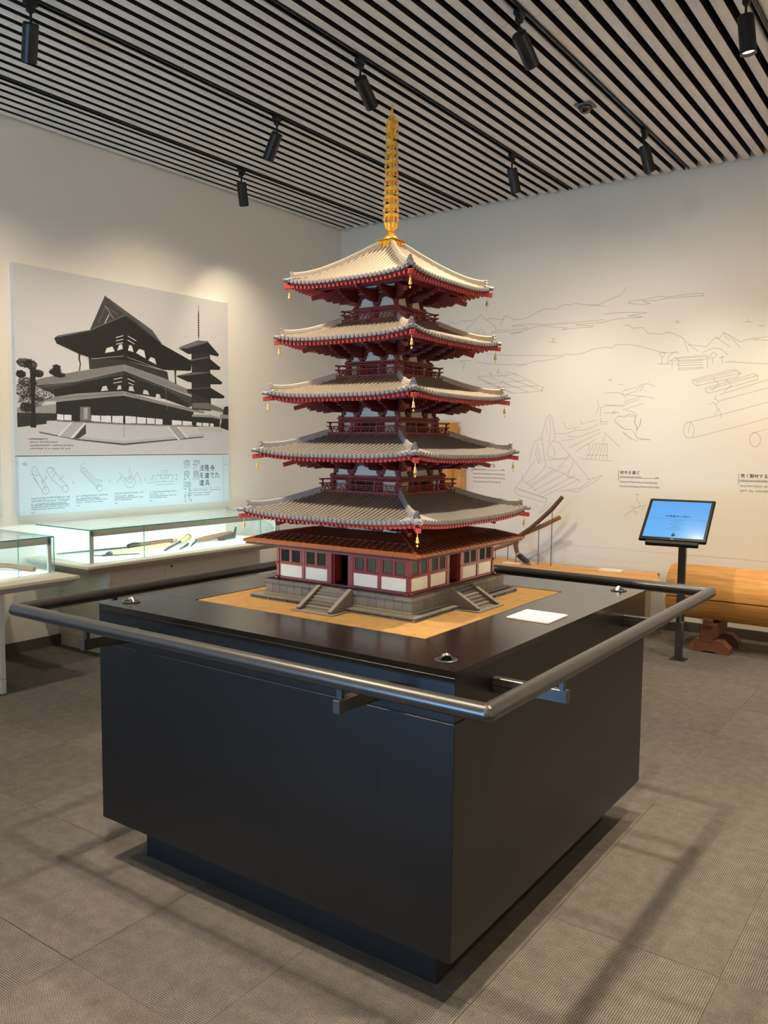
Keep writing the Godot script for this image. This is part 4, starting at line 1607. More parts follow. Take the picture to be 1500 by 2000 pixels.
func make_boards() -> void:
	var x0 := WALL_X + 0.001
	var x1 := -4.20
	# the photograph of the temple, drawn in greys
	var im := canvas(1038, 682, Color(0.80, 0.80, 0.80))
	for y in 460:
		im.fill_rect(Rect2i(0, y, 1038, 1), Color(0.78, 0.78, 0.785).lerp(Color(0.84, 0.84, 0.85), y / 460.0))
	var rng := RandomNumberGenerator.new()
	rng.seed = 12
	var first := true
	for row in POSTER_SHAPES.split("\n", false):
		var k := row.split(";")
		var v := float(k[0]) / 255.0
		fill(im, points(k[1]), Color(v * 0.985, v * 0.98, v))
		if first:
			first = false
			for q in 26000:      # gravel
				var px := Vector2(rng.randf() * 1038, 440 + rng.randf() * 242)
				if im.get_pixel(int(px.x), int(px.y)).r > 0.79:
					blend(im, int(px.x), int(px.y), Color(0.5, 0.5, 0.55), rng.randf() * 0.5)
	# rows of tiles on the drawn roofs
	for row in POSTER_HATCH.split("\n", false):
		var k := row.split(";")
		var w := k[0].split(",")
		var p := points(k[1])
		var v := float(w[0]) / 255.0
		for q in int(w[2]):
			var f := (q + 0.5) / float(w[2])
			line(im, p[0].lerp(p[1], f), p[2].lerp(p[3], f), float(w[1]), Color(v, v, v), 0.75)
	for row in POSTER_LINES.split("\n", false):
		var k := row.split(";")
		var w := k[0].split(",")
		var v := float(w[0]) / 255.0
		var p := points(k[1])
		for q in p.size() - 1:
			line(im, p[q], p[q + 1], float(w[1]) * 0.55, Color(v, v * 0.98, v))
	for row in POSTER_TREES.split("\n", false):
		var k := row.split(",")
		for q in 420:
			var a := rng.randf() * TAU
			var r := sqrt(rng.randf())
			var c := Vector2(float(k[0]) + cos(a) * r * float(k[2]), float(k[1]) + sin(a) * r * float(k[3]))
			line(im, c, c + Vector2(rng.randf_range(-5, 5), rng.randf_range(-4, 1)), 1.6, Color(0.12, 0.11, 0.12), 0.85)
	for k in 9:      # rings on the far spire
		line(im, Vector2(857, 74 + k * 11), Vector2(865, 74 + k * 11), 3.0, Color(0.12, 0.11, 0.12))
	var ink := Color(0.35, 0.35, 0.38)
	for k in 4:
		small_print(im, Vector2(48, 618 + 12 * k), [70, 110, 175, 165][k], 5, ink, 0.7, rng)
	grain(im, 0.04, 0.12, 8)
	var pm := printed("photograph_print", im, 0.5)
	var z0 := -1.406
	var z1 := -3.326
	var b := MB.new()
	b.span(Vector3(x0, 1.337, z1), Vector3(x1 - 0.0005, 2.598, z0), 0.001)
	var o := part("photograph_board", b, M["board_edge"])
	tag(o, "large black and white photograph of a temple hall mounted on the left wall", "photograph")
	b = MB.new()
	b.quad(Vector3(x1, 1.338, z0 - 0.001), Vector3(x1, 1.338, z1 + 0.001), Vector3(x1, 2.597, z1 + 0.001), Vector3(x1, 2.597, z0 - 0.001))
	part("picture", b, pm, o)
	# the text panel under it
	im = canvas(1538, 322, Color(0.80, 0.875, 0.925))
	drawing(im, PANEL_LINES, 2.0, Color(0.42, 0.50, 0.55), 0.9)
	for row in PANEL_TEXT.split("\n", false):
		var k := row.split(",")
		small_print(im, Vector2(float(k[0]), float(k[1])), float(k[2]), float(k[3]), Color(0.32, 0.40, 0.45), 0.75, rng)
	for row in PANEL_GLYPHS.split("\n", false):
		var k := row.split(",")
		var dark := k[5] == "1"
		glyph(im, k[0], Vector2(float(k[1]), float(k[2])), Vector2(float(k[3]), float(k[4])), 4.2 if dark else 4.0, Color(0.27, 0.36, 0.42) if dark else Color(0.47, 0.58, 0.63))
	drawing(im, PANEL_RULES, 2.2, Color(0.52, 0.64, 0.70))
	b = MB.new()
	b.span(Vector3(x0, 0.935, z1), Vector3(x1 - 0.0005, 1.332, z0), 0.001)
	o = part("text_panel", b, M["board_edge"])
	tag(o, "pale blue text panel with log drawings and Japanese title below the temple photograph", "panel")
	b = MB.new()
	b.quad(Vector3(x1, 0.936, z0 - 0.001), Vector3(x1, 0.936, z1 + 0.001), Vector3(x1, 1.331, z1 + 0.001), Vector3(x1, 1.331, z0 - 0.001))
	part("print", b, printed("panel_print", im, 0.5), o)
	b = MB.new()
	b.span(Vector3(x0, 0.935, -1.285), Vector3(x1, 2.598, 0.5), 0.002)
	o = part("wall_board", b, M["board_edge"])
	tag(o, "plain pale board on the left wall cut off by the photo's left edge", "panel")

func make_case(label: String, group: String, za: float, zb: float, xf: float, side: float, glass_in: float, ledge: float) -> Node3D:
	# za: the end nearer the viewer, zb: the far end of the tabletop; xf: its front edge
	var o := thing("display_case", label, "display case", Vector3((WALL_X + xf) / 2, 0, (za + zb) / 2), group)
	var top := 0.646
	var gt := 0.869
	var gx := xf - ledge
	var ga := za - glass_in
	var gb := zb + glass_in
	var b := MB.new()
	# table top with an undercut front and ends
	var lo := 0.055
	var th := 0.018
	var p := [Vector3(WALL_X + 0.001, top - th, zb), Vector3(xf, top - th, zb), Vector3(xf, top - th, za), Vector3(WALL_X + 0.001, top - th, za)]
	var q := [Vector3(WALL_X + 0.001, top - lo, zb + 0.05), Vector3(xf - 0.05, top - lo, zb + 0.05), Vector3(xf - 0.05, top - lo, za - 0.05), Vector3(WALL_X + 0.001, top - lo, za - 0.05)]
	b.hexa(q + p)
	part("undercut", b, M["case_front"], o)
	b = MB.new()
	var zm := lerpf(za, zb, 0.22)
	b.span(Vector3(WALL_X + 0.001, top - th, zm + 0.0008), Vector3(xf, top, za), 0.0015)
	part("tabletop", b, M["case_wood"], o)
	b = MB.new()
	b.span(Vector3(WALL_X + 0.001, top - th, zb), Vector3(xf, top, zm - 0.0008), 0.0015)
	part("tabletop", b, M["case_wood"], o)
	# base: two end panels and a front panel with doors
	var bx := xf - 0.15
	for s in 2:
		var z: float = [za - side, zb + side][s]
		var s2 := -1.0 if s == 0 else 1.0
		b = MB.new()
		b.span(Vector3(WALL_X + 0.013, 0.085, z), Vector3(bx, top - lo, z + s2 * 0.03), 0.001)
		part("end_panel", b, M["case_wood"], o)
		b = MB.new()
		b.span(Vector3(WALL_X + 0.013, 0.0, z), Vector3(bx, 0.082, z + s2 * 0.03), 0.001)
		part("foot", b, M["case_wood"], o)
	var da := za - side - 0.031
	var db := zb + side + 0.031
	for k in 3:
		b = MB.new()
		b.span(Vector3(bx - 0.03, 0.085, lerpf(da, db, (k + 1) / 3.0) + 0.001), Vector3(bx - 0.008, top - lo, lerpf(da, db, k / 3.0) - 0.001), 0.001)
		var door := part("door", b, M["case_front"], o)
		if k == 1:
			b = MB.new()
			b.cyl(Vector3(bx - 0.008, 0.545, lerpf(da, db, 0.375)), Vector3(bx - 0.003, 0.545, lerpf(da, db, 0.375)), 0.010, 16)
			part("lock", b, M["steel"], door)
	b = MB.new()
	b.span(Vector3(WALL_X + 0.013, 0.0, db), Vector3(bx - 0.02, 0.082, da))
	part("kick_board", b, M["case_front"], o)
	# lit floor of the case
	b = MB.new()
	b.span(Vector3(WALL_X + 0.012, top, gb + 0.012), Vector3(gx - 0.012, top + 0.003, ga - 0.012))
	part("case_floor", b, M["case_floor"], o)
	# glass
	var t := 0.008
	b = MB.new()
	b.span(Vector3(WALL_X + 0.002, gt - t, gb), Vector3(gx, gt, ga))
	part("glass_top", b, M["glass"], o)
	var seams := [ga, lerpf(ga, gb, 0.24), lerpf(ga, gb, 0.88), gb]
	for k in 3:
		b = MB.new()
		b.span(Vector3(gx - t, top, seams[k + 1] + 0.0008), Vector3(gx, gt - t, seams[k] - 0.0008))
		part("glass_front", b, M["glass"], o)
		if k < 2:
			b = MB.new()
			b.span(Vector3(gx - t, top, seams[k + 1] - 0.0007), Vector3(gx + 0.0004, gt - t, seams[k + 1] + 0.0007))
			part("glass_joint", b, M["glass_edge"], o)
	for k in 2:
		var z: float = [ga, gb][k]
		var s2 := -1.0 if k == 0 else 1.0
		b = MB.new()
		b.span(Vector3(WALL_X + 0.002, top, z), Vector3(gx - t, gt - t, z + s2 * t))
		part("glass_end", b, M["glass"], o)
	# the green edges of the panes
	b = MB.new()
	b.span(Vector3(gx, gt - t, gb), Vector3(gx + 0.001, gt, ga))
	for z in [ga, gb]:
		b.span(Vector3(WALL_X + 0.002, gt - t, z - 0.0006), Vector3(gx, gt, z + 0.0006))
		b.span(Vector3(gx - t, top, z - 0.0006), Vector3(gx + 0.0006, gt - t, z + 0.0006))
	part("glass_edge", b, M["glass_edge"], o)
	# lamp housing inside the front edge, with its light strip
	b = MB.new()
	var fx := gx - t - 0.004
	b.span(Vector3(fx - 0.016, gt - t - 0.040, gb + t + 0.004), Vector3(fx, gt - t - 0.002, ga - t - 0.004), 0.001)
	for k in 2:
		var z: float = [ga - t - 0.004, gb + t + 0.004][k]
		var s2 := -1.0 if k == 0 else 1.0
		b.span(Vector3(fx - 0.016, top + 0.003, z), Vector3(fx, gt - t - 0.002, z + s2 * 0.022), 0.001)
	part("lamp_frame", b, M["case_frame"], o)
	b = MB.new()
	b.span(Vector3(fx - 0.024, gt - t - 0.030, gb + 0.04), Vector3(fx - 0.0165, gt - t - 0.010, ga - 0.04))
	part("led_strip", b, M["led_glow"], o)
	var l := AreaLight3D.new()
	l.name = "light"
	o.add_child(l, true)
	l.area_size = Vector2(absf(ga - gb) - 0.1, 0.02)
	l.position = Vector3(fx - 0.03, gt - t - 0.022, (ga + gb) / 2) - o.position
	l.basis = Basis.looking_at(Vector3(-1, -0.75, 0).normalized(), Vector3.UP)
	l.light_color = COOL
	l.light_energy = 0.85 * absf(ga - gb) / 1.8
	l.area_range = 12.0
	l.shadow_enabled = true
	return o

func tool_tube(o: Node3D, called: String, pts: Array, radii: Array, m: String, seg := 12) -> void:
	var b := MB.new()
	b.tube(pts, radii, seg)
	part(called, b, M[m], o)

func make_cases() -> void:
	make_case("long pale wooden display case with glass top under the text panel", "display cases along the walls", -1.46, -3.42, -3.54, 0.25, 0.085, 0.09)
	make_near_case()
	var y := 0.662
	# tools lying in the long case
	var o := thing("spear_plane", "long iron bladed tool with brown socketed handle at the back of the case", "tool", Vector3(-4.13, y - 0.013, -2.1), "tools in the long display case")
	tool_tube(o, "blade", [Vector3(-4.13, y, -1.63), Vector3(-4.09, y, -1.9), Vector3(-4.05, y, -2.17)], [0.004, 0.006, 0.006], "dark_iron")
	tool_tube(o, "socket", [Vector3(-4.05, y + 0.006, -2.16), Vector3(-4.052, y + 0.008, -2.20), Vector3(-4.06, y + 0.008, -2.26)], [0.016, 0.024, 0.020], "dark_iron")
	tool_tube(o, "handle", [Vector3(-4.06, y + 0.008, -2.26), Vector3(-4.075, y + 0.008, -2.45), Vector3(-4.085, y + 0.008, -2.60)], [0.017, 0.017, 0.015], "handle_brown")
	tool_tube(o, "handle_end", [Vector3(-4.085, y + 0.008, -2.60), Vector3(-4.09, y + 0.008, -2.65)], [0.017, 0.014], "handle_pale")
	o = thing("split_rod", "pale wooden rod with a slanted cut end lying in front of the brown handled tool", "tool", Vector3(-3.9, y - 0.014, -2.1), "tools in the long display case")
	tool_tube(o, "rod", [Vector3(-3.86, y, -1.86), Vector3(-3.90, y, -2.15), Vector3(-3.955, y, -2.46)], [0.018, 0.019, 0.017], "handle_pale")
	tool_tube(o, "ferrule", [Vector3(-3.853, y, -1.835), Vector3(-3.861, y, -1.87)], [0.013, 0.0185], "dark_iron")
	tool_tube(o, "point", [Vector3(-3.86, y + 0.003, -1.72), Vector3(-3.855, y - 0.004, -1.79), Vector3(-3.853, y, -1.84)], [0.003, 0.004, 0.006], "dark_iron")
	o = thing("iron_rod", "thin dark iron rod lying along the front glass of the long case", "tool", Vector3(-3.80, y - 0.012, -1.95), "tools in the long display case")
	tool_tube(o, "rod", [Vector3(-3.86, y - 0.008, -1.80), Vector3(-3.76, y - 0.008, -2.03)], [0.004], "dark_iron")
	o = thing("chisel", "bent iron gouge with a fat pale wooden handle in the middle of the case", "tool", Vector3(-3.93, y - 0.013, -2.5), "tools in the long display case")
	tool_tube(o, "blade", [Vector3(-3.75, y - 0.008, -2.25), Vector3(-3.775, y + 0.002, -2.30), Vector3(-3.86, y + 0.008, -2.44), Vector3(-3.93, y + 0.014, -2.55)], [0.008, 0.009, 0.007, 0.009], "dark_iron")
	tool_tube(o, "handle", [Vector3(-3.93, y + 0.014, -2.55), Vector3(-3.97, y + 0.018, -2.61), Vector3(-4.06, y + 0.024, -2.74)], [0.013, 0.021, 0.022], "handle_pale")
	tool_tube(o, "hoop", [Vector3(-4.06, y + 0.024, -2.74), Vector3(-4.07, y + 0.025, -2.755)], [0.0235], "dark_iron")
	o = thing("iron_knife", "short loose iron blade between the gouge and the axe", "tool", Vector3(-3.81, y - 0.012, -2.49), "tools in the long display case")
	tool_tube(o, "blade", [Vector3(-3.735, y - 0.008, -2.38), Vector3(-3.80, y - 0.003, -2.48), Vector3(-3.87, y, -2.575)], [0.006, 0.009, 0.009], "dark_iron", 8)
	o = thing("axe", "broad iron axe head on a short brown wooden handle at the case's far end", "tool", Vector3(-3.87, y - 0.013, -2.8), "tools in the long display case")
	tool_tube(o, "handle", [Vector3(-3.92, y + 0.012, -2.70), Vector3(-3.93, y + 0.016, -2.80), Vector3(-3.95, y + 0.024, -3.0), Vector3(-3.965, y + 0.03, -3.12)], [0.012, 0.019, 0.021, 0.016], "handle_brown")
	var b := MB.new()
	b.prism(PackedVector2Array([Vector2(-0.03, 0.0), Vector2(0.16, 0.032), Vector2(0.185, 0.072), Vector2(0.165, -0.018), Vector2(0.06, -0.014), Vector2(0.02, -0.024), Vector2(-0.04, -0.018)]), Vector3(-3.90, y + 0.012, -2.95), Vector3(-0.12, 0, -0.99).normalized(), Vector3.UP, 0.016)
	part("head", b, M["dark_iron"], o)
	tool_tube(o, "spike", [Vector3(-3.80, y - 0.010, -2.54), Vector3(-3.86, y, -2.62), Vector3(-3.92, y + 0.010, -2.71)], [0.004, 0.008, 0.008], "dark_iron")
	o = thing("bent_handle", "bent brown wooden tool handle in the case at the left edge", "tool", Vector3(-3.7, y - 0.01, -1.0), "tools in the near display case")
	tool_tube(o, "handle", [Vector3(-3.99, y + 0.022, -0.62), Vector3(-3.92, y + 0.024, -0.85), Vector3(-3.86, y + 0.022, -0.99), Vector3(-3.78, y + 0.016, -1.07), Vector3(-3.66, y + 0.004, -1.125), Vector3(-3.615, y, -1.14)], [0.012, 0.013, 0.013, 0.014, 0.016, 0.015], "handle_brown")

func make_near_case() -> Node3D:
	return make_case("pale wooden display case cut off by the photo's left edge", "display cases along the walls", 0.75, -1.235, -3.30, 0.39, 0.03, 0.205)

func log_surface(b: MB, y0: float, y1: float, c: Vector3, r: float, xa: float, xb: float, a0: float, a1: float, upper: bool) -> void:   # part of a round log along x between two angles
	var n := 18
	var m := 10
	var rows := []
	for i in m + 1:
		var x := lerpf(xa, xb, float(i) / m)
		var row := []
		for j in n + 1:
			var a := lerpf(a0, a1, float(j) / n)
			var rr := r * (1.0 + 0.012 * sin(a * 11.0 + x * 0.8) + 0.008 * sin(a * 19.0))
			row.append([Vector3(x, c.y + sin(a) * rr, c.z + cos(a) * rr), Vector3(0, sin(a), cos(a)), float(j) / n])
		rows.append(row)
	for i in m:
		for j in n:
			var p: Array = rows[i][j]
			var q: Array = rows[i + 1][j]
			var s: Array = rows[i + 1][j + 1]
			var t: Array = rows[i][j + 1]
			b.qn(p[0], q[0], s[0], t[0], p[1], q[1], s[1], t[1], Rect2(float(i) / m * 1.4, p[2], 1.4 / m, t[2] - p[2]))
	for i in [0, m]:
		var mid := Vector3.ZERO
		for j in n + 1:
			mid += rows[i][j][0] / (n + 1)
		var poly := PackedVector2Array()
		for j in n + 1:
			poly.append(Vector2(rows[i][j][0].z, rows[i][j][0].y))
		b.prism(poly, Vector3(rows[i][0][0].x, 0, 0), Vector3.BACK, Vector3.UP, 0.001)
	var p0: Vector3 = rows[0][0][0]
	var p1: Vector3 = rows[m][0][0]
	var q0: Vector3 = rows[0][n][0]
	var q1: Vector3 = rows[m][n][0]
	b.qo(p0, p1, q1, q0, Vector3.DOWN if upper else Vector3.UP)

func make_timber() -> void:
	# the great log, split in two halves, on a timber cradle
	var c := Vector3(0, 0.392, -4.48)
	var r := 0.190
	var o := thing("split_log", "huge peeled log split lengthwise, resting on brown timber cradles", "log", Vector3(0.3, c.y - r, c.z))
	var b := MB.new()
	log_surface(b, 0, 0, c + Vector3(0, 0.003, 0), r, -0.775, 1.6, -0.10, PI - 0.10 + 0.2, true)
	part("upper_half", b, M["log_wood"], o)
	b = MB.new()
	log_surface(b, 0, 0, c - Vector3(0, 0.003, 0), r, -0.775, 1.6, -PI + 0.10, -0.11, false)
	part("lower_half", b, M["log_wood"], o)
	for k in 2:
		var x: float = [-0.455, 0.95][k]
		var cr := thing("timber_cradle", ["brown timber cradle under the left end of the split log", "brown timber cradle under the log's far right end"][k], "cradle", Vector3(x, 0, c.z), "timber cradles under the log")
		for s in 2:
			var z: float = [-4.33, -4.60][s]
			b = MB.new()
			b.prism(PackedVector2Array([Vector2(-0.135, 0), Vector2(-0.05, 0.0), Vector2(-0.03, 0.012), Vector2(0.04, 0.012), Vector2(0.06, 0), Vector2(0.135, 0), Vector2(0.135, 0.045), Vector2(0.085, 0.092), Vector2(-0.095, 0.092), Vector2(-0.135, 0.055)]), Vector3(x, 0, z), Vector3.RIGHT, Vector3.UP, 0.085)
			part("foot", b, M["brown_timber"], cr)
			b = MB.new()
			b.span(Vector3(x - 0.062, 0.075, z - 0.03), Vector3(x + 0.02, 0.195, z + 0.046), 0.003)
			part("post", b, M["brown_timber"], cr)
			b = MB.new()
			b.prism(PackedVector2Array([Vector2(-0.045, 0.195), Vector2(0.02, 0.195), Vector2(0.02, 0.235 if s == 0 else 0.225), Vector2(-0.045, 0.245 if s == 0 else 0.235)]), Vector3(x, 0, z + (0.045 if s == 0 else -0.045)), Vector3.RIGHT, Vector3.UP, 0.03)
			part("stop", b, M["brown_timber"], cr)
		b = MB.new()
		b.span(Vector3(x - 0.035, 0.10, -4.65), Vector3(x + 0.035, 0.2025, -4.30), 0.003)
		part("cross_beam", b, M["brown_timber"], cr)
	# the split slab on which the adzes stand
	var top := 0.44
	var sl := thing("split_slab", "long split timber slab with rough edges standing along the mural wall", "slab", Vector3(-2.1, 0, -4.6))
	b = MB.new()
	var fr := []
	var bk := []
	var n := 26
	var rng := RandomNumberGenerator.new()
	rng.seed = 40
	for k in n + 1:
		var x := lerpf(-3.5, -0.86, float(k) / n)
		fr.append(Vector3(x, top + 0.004 * sin(x * 9.0), -4.335 - 0.02 * sin(x * 3.1) - 0.008 * sin(x * 11.0) - (0.13 if k == n else 0.0)))
		bk.append(Vector3(x - (0.12 if k == n else 0.0), top + 0.012 + 0.006 * sin(x * 5.0), -4.745 + 0.015 * sin(x * 2.3)))
	for k in n:
		var f0: Vector3 = fr[k]
		var f1: Vector3 = fr[k + 1]
		var b0: Vector3 = bk[k]
		var b1: Vector3 = bk[k + 1]
		b.qo(f0, f1, b1, b0, Vector3.UP)
		var d0 := f0 + Vector3(0.01, -0.052 - 0.006 * sin(f0.x * 7.0), -0.02)
		var d1 := f1 + Vector3(0.01, -0.052 - 0.006 * sin(f1.x * 7.0), -0.02)
		b.qo(f0, f1, d1, d0, Vector3.BACK)
		var e0 := b0 + Vector3(0, -0.06, 0)
		var e1 := b1 + Vector3(0, -0.06, 0)
		b.qo(b0, b1, e1, e0, Vector3.FORWARD)
		b.qo(d0, d1, e1, e0, Vector3.DOWN)
		if k == n - 1:
			b.qo(f1, b1, e1, d1, Vector3.RIGHT)
		if k == 0:
			b.qo(f0, b0, e0, d0, Vector3.LEFT)
	part("slab", b, M["slab_wood"], sl)
	for k in 3:
		b = MB.new()
		var x: float = [-1.05, -2.1, -3.2][k]
		b.span(Vector3(x - 0.05, 0, -4.70), Vector3(x + 0.05, top - 0.055, -4.42), 0.004)
		part("trestle", b, M["case_wood"], sl)
	# adze with a long crooked handle, and a second handle crossing behind it
	var z := -4.63
	o = thing("crooked_adze", "adze with a long crooked brown branch handle and iron blade on the slab", "adze", Vector3(-2.0, top + 0.01, z), "adzes on the timber slab")
	tool_tube(o, "handle", [Vector3(-1.725, 1.02, z), Vector3(-1.815, 0.915, z), Vector3(-1.90, 0.835, z), Vector3(-2.00, 0.745, z + 0.01), Vector3(-2.075, 0.690, z + 0.02), Vector3(-2.105, 0.650, z + 0.03), Vector3(-2.115, 0.600, z + 0.04), Vector3(-2.095, 0.545, z + 0.05), Vector3(-2.075, 0.52, z + 0.05)], [0.017, 0.019, 0.017, 0.016, 0.017, 0.019, 0.020, 0.018, 0.017], "branch")
	tool_tube(o, "cord", [Vector3(-2.088, 0.535, z + 0.05), Vector3(-2.078, 0.522, z + 0.05)], [0.021], "binding")
	var bd := Vector3(0.80, -0.55, 0.1).normalized()
	b = MB.new()
	b.prism(PackedVector2Array([Vector2(0, 0.016), Vector2(0.07, 0.018), Vector2(0.125, 0.010), Vector2(0.13, 0.0), Vector2(0.07, -0.012), Vector2(0, -0.016)]), Vector3(-2.075, 0.518, z + 0.05), bd, Vector3(0.55, 0.80, 0).normalized(), 0.05)
	part("blade", b, M["dark_iron"], o)
	o = thing("straight_adze_handle", "straighter pale brown adze handle crossing behind the crooked one", "adze", Vector3(-2.1, top + 0.01, z - 0.05), "adzes on the timber slab")
	tool_tube(o, "handle", [Vector3(-1.757, 0.850, z - 0.04), Vector3(-1.90, 0.775, z - 0.04), Vector3(-2.08, 0.690, z - 0.04), Vector3(-2.20, 0.60, z - 0.04), Vector3(-2.38, 0.530, z - 0.04), Vector3(-2.50, 0.505, z - 0.03)], [0.017, 0.018, 0.018, 0.017, 0.016, 0.016], "branch_pale")
	b = MB.new()
	b.prism(PackedVector2Array([Vector2(0, 0.018), Vector2(-0.10, 0.010), Vector2(-0.10, 0.0), Vector2(0, -0.018)]), Vector3(-2.50, 0.505, z - 0.03), Vector3(0.85, 0.53, 0).normalized(), Vector3(-0.53, 0.85, 0).normalized(), 0.05)
	part("blade", b, M["dark_iron"], o)
	var rods := [[-1.81, 0.905, z, "under the upper end of the crooked handle"], [-1.925, 0.80, z, "under the middle of the crooked handle"], [-2.112, 0.595, z + 0.035, "beside the crooked handle's bend"], [-2.225, 0.58, z - 0.04, "under the straighter handle near the pagoda's corner"], [-2.345, 0.53, z - 0.04, "behind the pagoda's tile skirt, under the straighter handle"]]
	for k in rods.size():
		var q: Array = rods[k]
		var rd := thing("support_rod", "thin steel rod standing on the slab " + q[3], "rod", Vector3(q[0], top, q[2]), "support rods on the slab")
		b = MB.new()
		b.cyl(Vector3(q[0], top - 0.004, q[2]), Vector3(q[0], q[1] - 0.005, q[2]), 0.0035, 8)
		part("rod", b, M["steel"], rd)
		b = MB.new()
		var fork := []
		for j in 7:
			var a := PI + PI * j / 6.0
			fork.append(Vector3(q[0], q[1] + 0.012 + 0.020 * sin(a), q[2] + 0.020 * cos(a)))
		b.tube(fork, [0.0025], 6)
		part("fork", b, M["steel"], rd)
	b = MB.new()
	b.span(Vector3(-2.03, top + 0.001, z + 0.06), Vector3(-1.92, top + 0.028, z + 0.13), 0.002)
	tag(part("acrylic_block", b, M["acrylic"]), "clear acrylic block on the slab under the adze blade", "block")
	for k in 2:
		b = MB.new()
		b.span([Vector3(-1.40, top + 0.006, -4.72), Vector3(-2.20, top + 0.006, -4.60)][k], [Vector3(-1.22, top + 0.022, -4.62), Vector3(-2.03, top + 0.014, -4.52)][k], 0.001)
		tag(part("caption_plate", b, M["card"]), ["white caption plate on the slab's bare right part", "white caption plate beneath the crooked adze"][k], "label", "caption plates on the slab")
	b = MB.new()
	b.span(Vector3(-1.78, top + 0.006, -4.80), Vector3(-0.80, top + 0.075, -4.792))
	tag(part("acrylic_guard", b, M["acrylic"]), "low clear acrylic guard along the slab's rear edge", "guard")
	# an upright squared timber behind the pagoda
	o = thing("upright_timber", "tall upright orange squared timber standing behind the pagoda's right side", "timber", Vector3(-3.0, 0, -4.75))
	b = MB.new()
	b.span(Vector3(-3.12, 0, -4.84), Vector3(-2.83, 1.63, -4.66), 0.003)
	part("post", b, M["log_wood"], o)
	b = MB.new()
	b.span(Vector3(-2.829, 0, -4.86), Vector3(-2.765, 1.515, -4.76), 0.003)
	part("offcut", b, M["slab_wood"], o)

func make_monitor() -> void:
	var at := Vector3(-0.575, 0, -3.985)
	var o := thing("tablet_stand", "black touch screen tablet tilted back on a slim dark floor post", "screen", at)
	var b := MB.new()
	b.prism(PackedVector2Array([Vector2(-0.024, -0.022), Vector2(0.024, -0.022), Vector2(0.024, -0.014), Vector2(-0.014, -0.014), Vector2(-0.014, 0.030), Vector2(-0.024, 0.030)]), at + Vector3(0, 0.42, 0), Vector3.RIGHT, Vector3.FORWARD, 0.84)
	part("post", b, M["rail_black"], o)
	b = MB.new()
	b.span(at + Vector3(0.010, 0.0, -0.012), at + Vector3(0.023, 0.83, 0.016))
	part("cable_duct", b, M["steel"], o)
	b = MB.new()
	b.span(at + Vector3(-0.05, 0, -0.05), at + Vector3(0.05, 0.004, 0.05))
	part("floor_plate", b, M["dull_black"], o)
	var c := Vector3(-0.621, 0.951, -3.983)
	var bs := Basis(Vector3.UP, 0.081) * Basis(Vector3.RIGHT, -0.89)
	var w := 0.431
	var h := 0.407
	b = MB.new()
	b.box(c - bs.z * 0.012, Vector3(w, h, 0.024), 0.006, bs)
	part("bezel", b, M["bezel_black"], o)
	b = MB.new()
	b.box(c - bs.z * 0.036 - bs.y * 0.05, Vector3(w * 0.6, h * 0.7, 0.03), 0.004, bs)
	b.box(c - bs.z * 0.02 - bs.y * (h / 2 + 0.01), Vector3(w * 0.78, 0.03, 0.03), 0.003, bs)
	part("holder", b, M["dull_black"], o)
	var im := canvas(512, 480, Color(0.40, 0.68, 0.96))
	for y in 480:
		im.fill_rect(Rect2i(0, y, 512, 1), Color(0.40, 0.68, 0.97).lerp(Color(0.43, 0.74, 0.98), y / 480.0))
	var ink := Color(0.10, 0.22, 0.36)
	writing(im, "打割製材の時代", Vector2(150, 186), Vector2(29, 29), 2.4, ink)
	line(im, Vector2(20, 238), Vector2(492, 238), 2.0, ink, 0.7)
	var rng := RandomNumberGenerator.new()
	rng.seed = 77
	for k in 6:
		var ww: float = [110, 62, 140, 62, 90, 150][k]
		small_print(im, Vector2(256 - ww / 2, 254 + 23 * k), ww, 8, ink, 0.6, rng)
	# a pointing hand
	fill(im, PackedVector2Array([Vector2(250, 412), Vector2(256, 412), Vector2(257, 430), Vector2(272, 434), Vector2(274, 450), Vector2(266, 462), Vector2(248, 462), Vector2(238, 446), Vector2(242, 440), Vector2(250, 446)]), ink)
	var m := mat("tablet_screen_glow", Color(0.02, 0.02, 0.02), 0.12)
	m.emission_enabled = true
	m.emission = Color.WHITE
	m.emission_energy_multiplier = 0.95
	m.emission_operator = BaseMaterial3D.EMISSION_OP_MULTIPLY
	m.emission_texture = tex(im)
	m.texture_repeat = false
	b = MB.new()
	var sx := w / 2 - 0.022
	var sy := h / 2 - 0.028
	var f := c + bs.z * 0.0006
	b.quad(f - bs.x * sx - bs.y * sy, f + bs.x * sx - bs.y * sy, f + bs.x * sx + bs.y * sy, f - bs.x * sx + bs.y * sy)
	part("screen", b, m, o)
	var l := AreaLight3D.new()
	l.name = "light"
	o.add_child(l, true)
	l.area_size = Vector2(sx * 2, sy * 2)
	l.position = c + bs.z * 0.02 - at
	l.basis = bs * Basis(Vector3.UP, PI)
	l.light_color = lin(0.2, 0.5, 0.95)
	l.light_energy = 0.05
	l.area_range = 12.0
	l.shadow_enabled = true
	l = null
	b = MB.new()
	b.box(c + bs.z * 0.0008 - bs.y * (h / 2 - 0.014), Vector3(0.018, 0.008, 0.0012), 0.0, bs)
	part("badge", b, M["steel"], o)

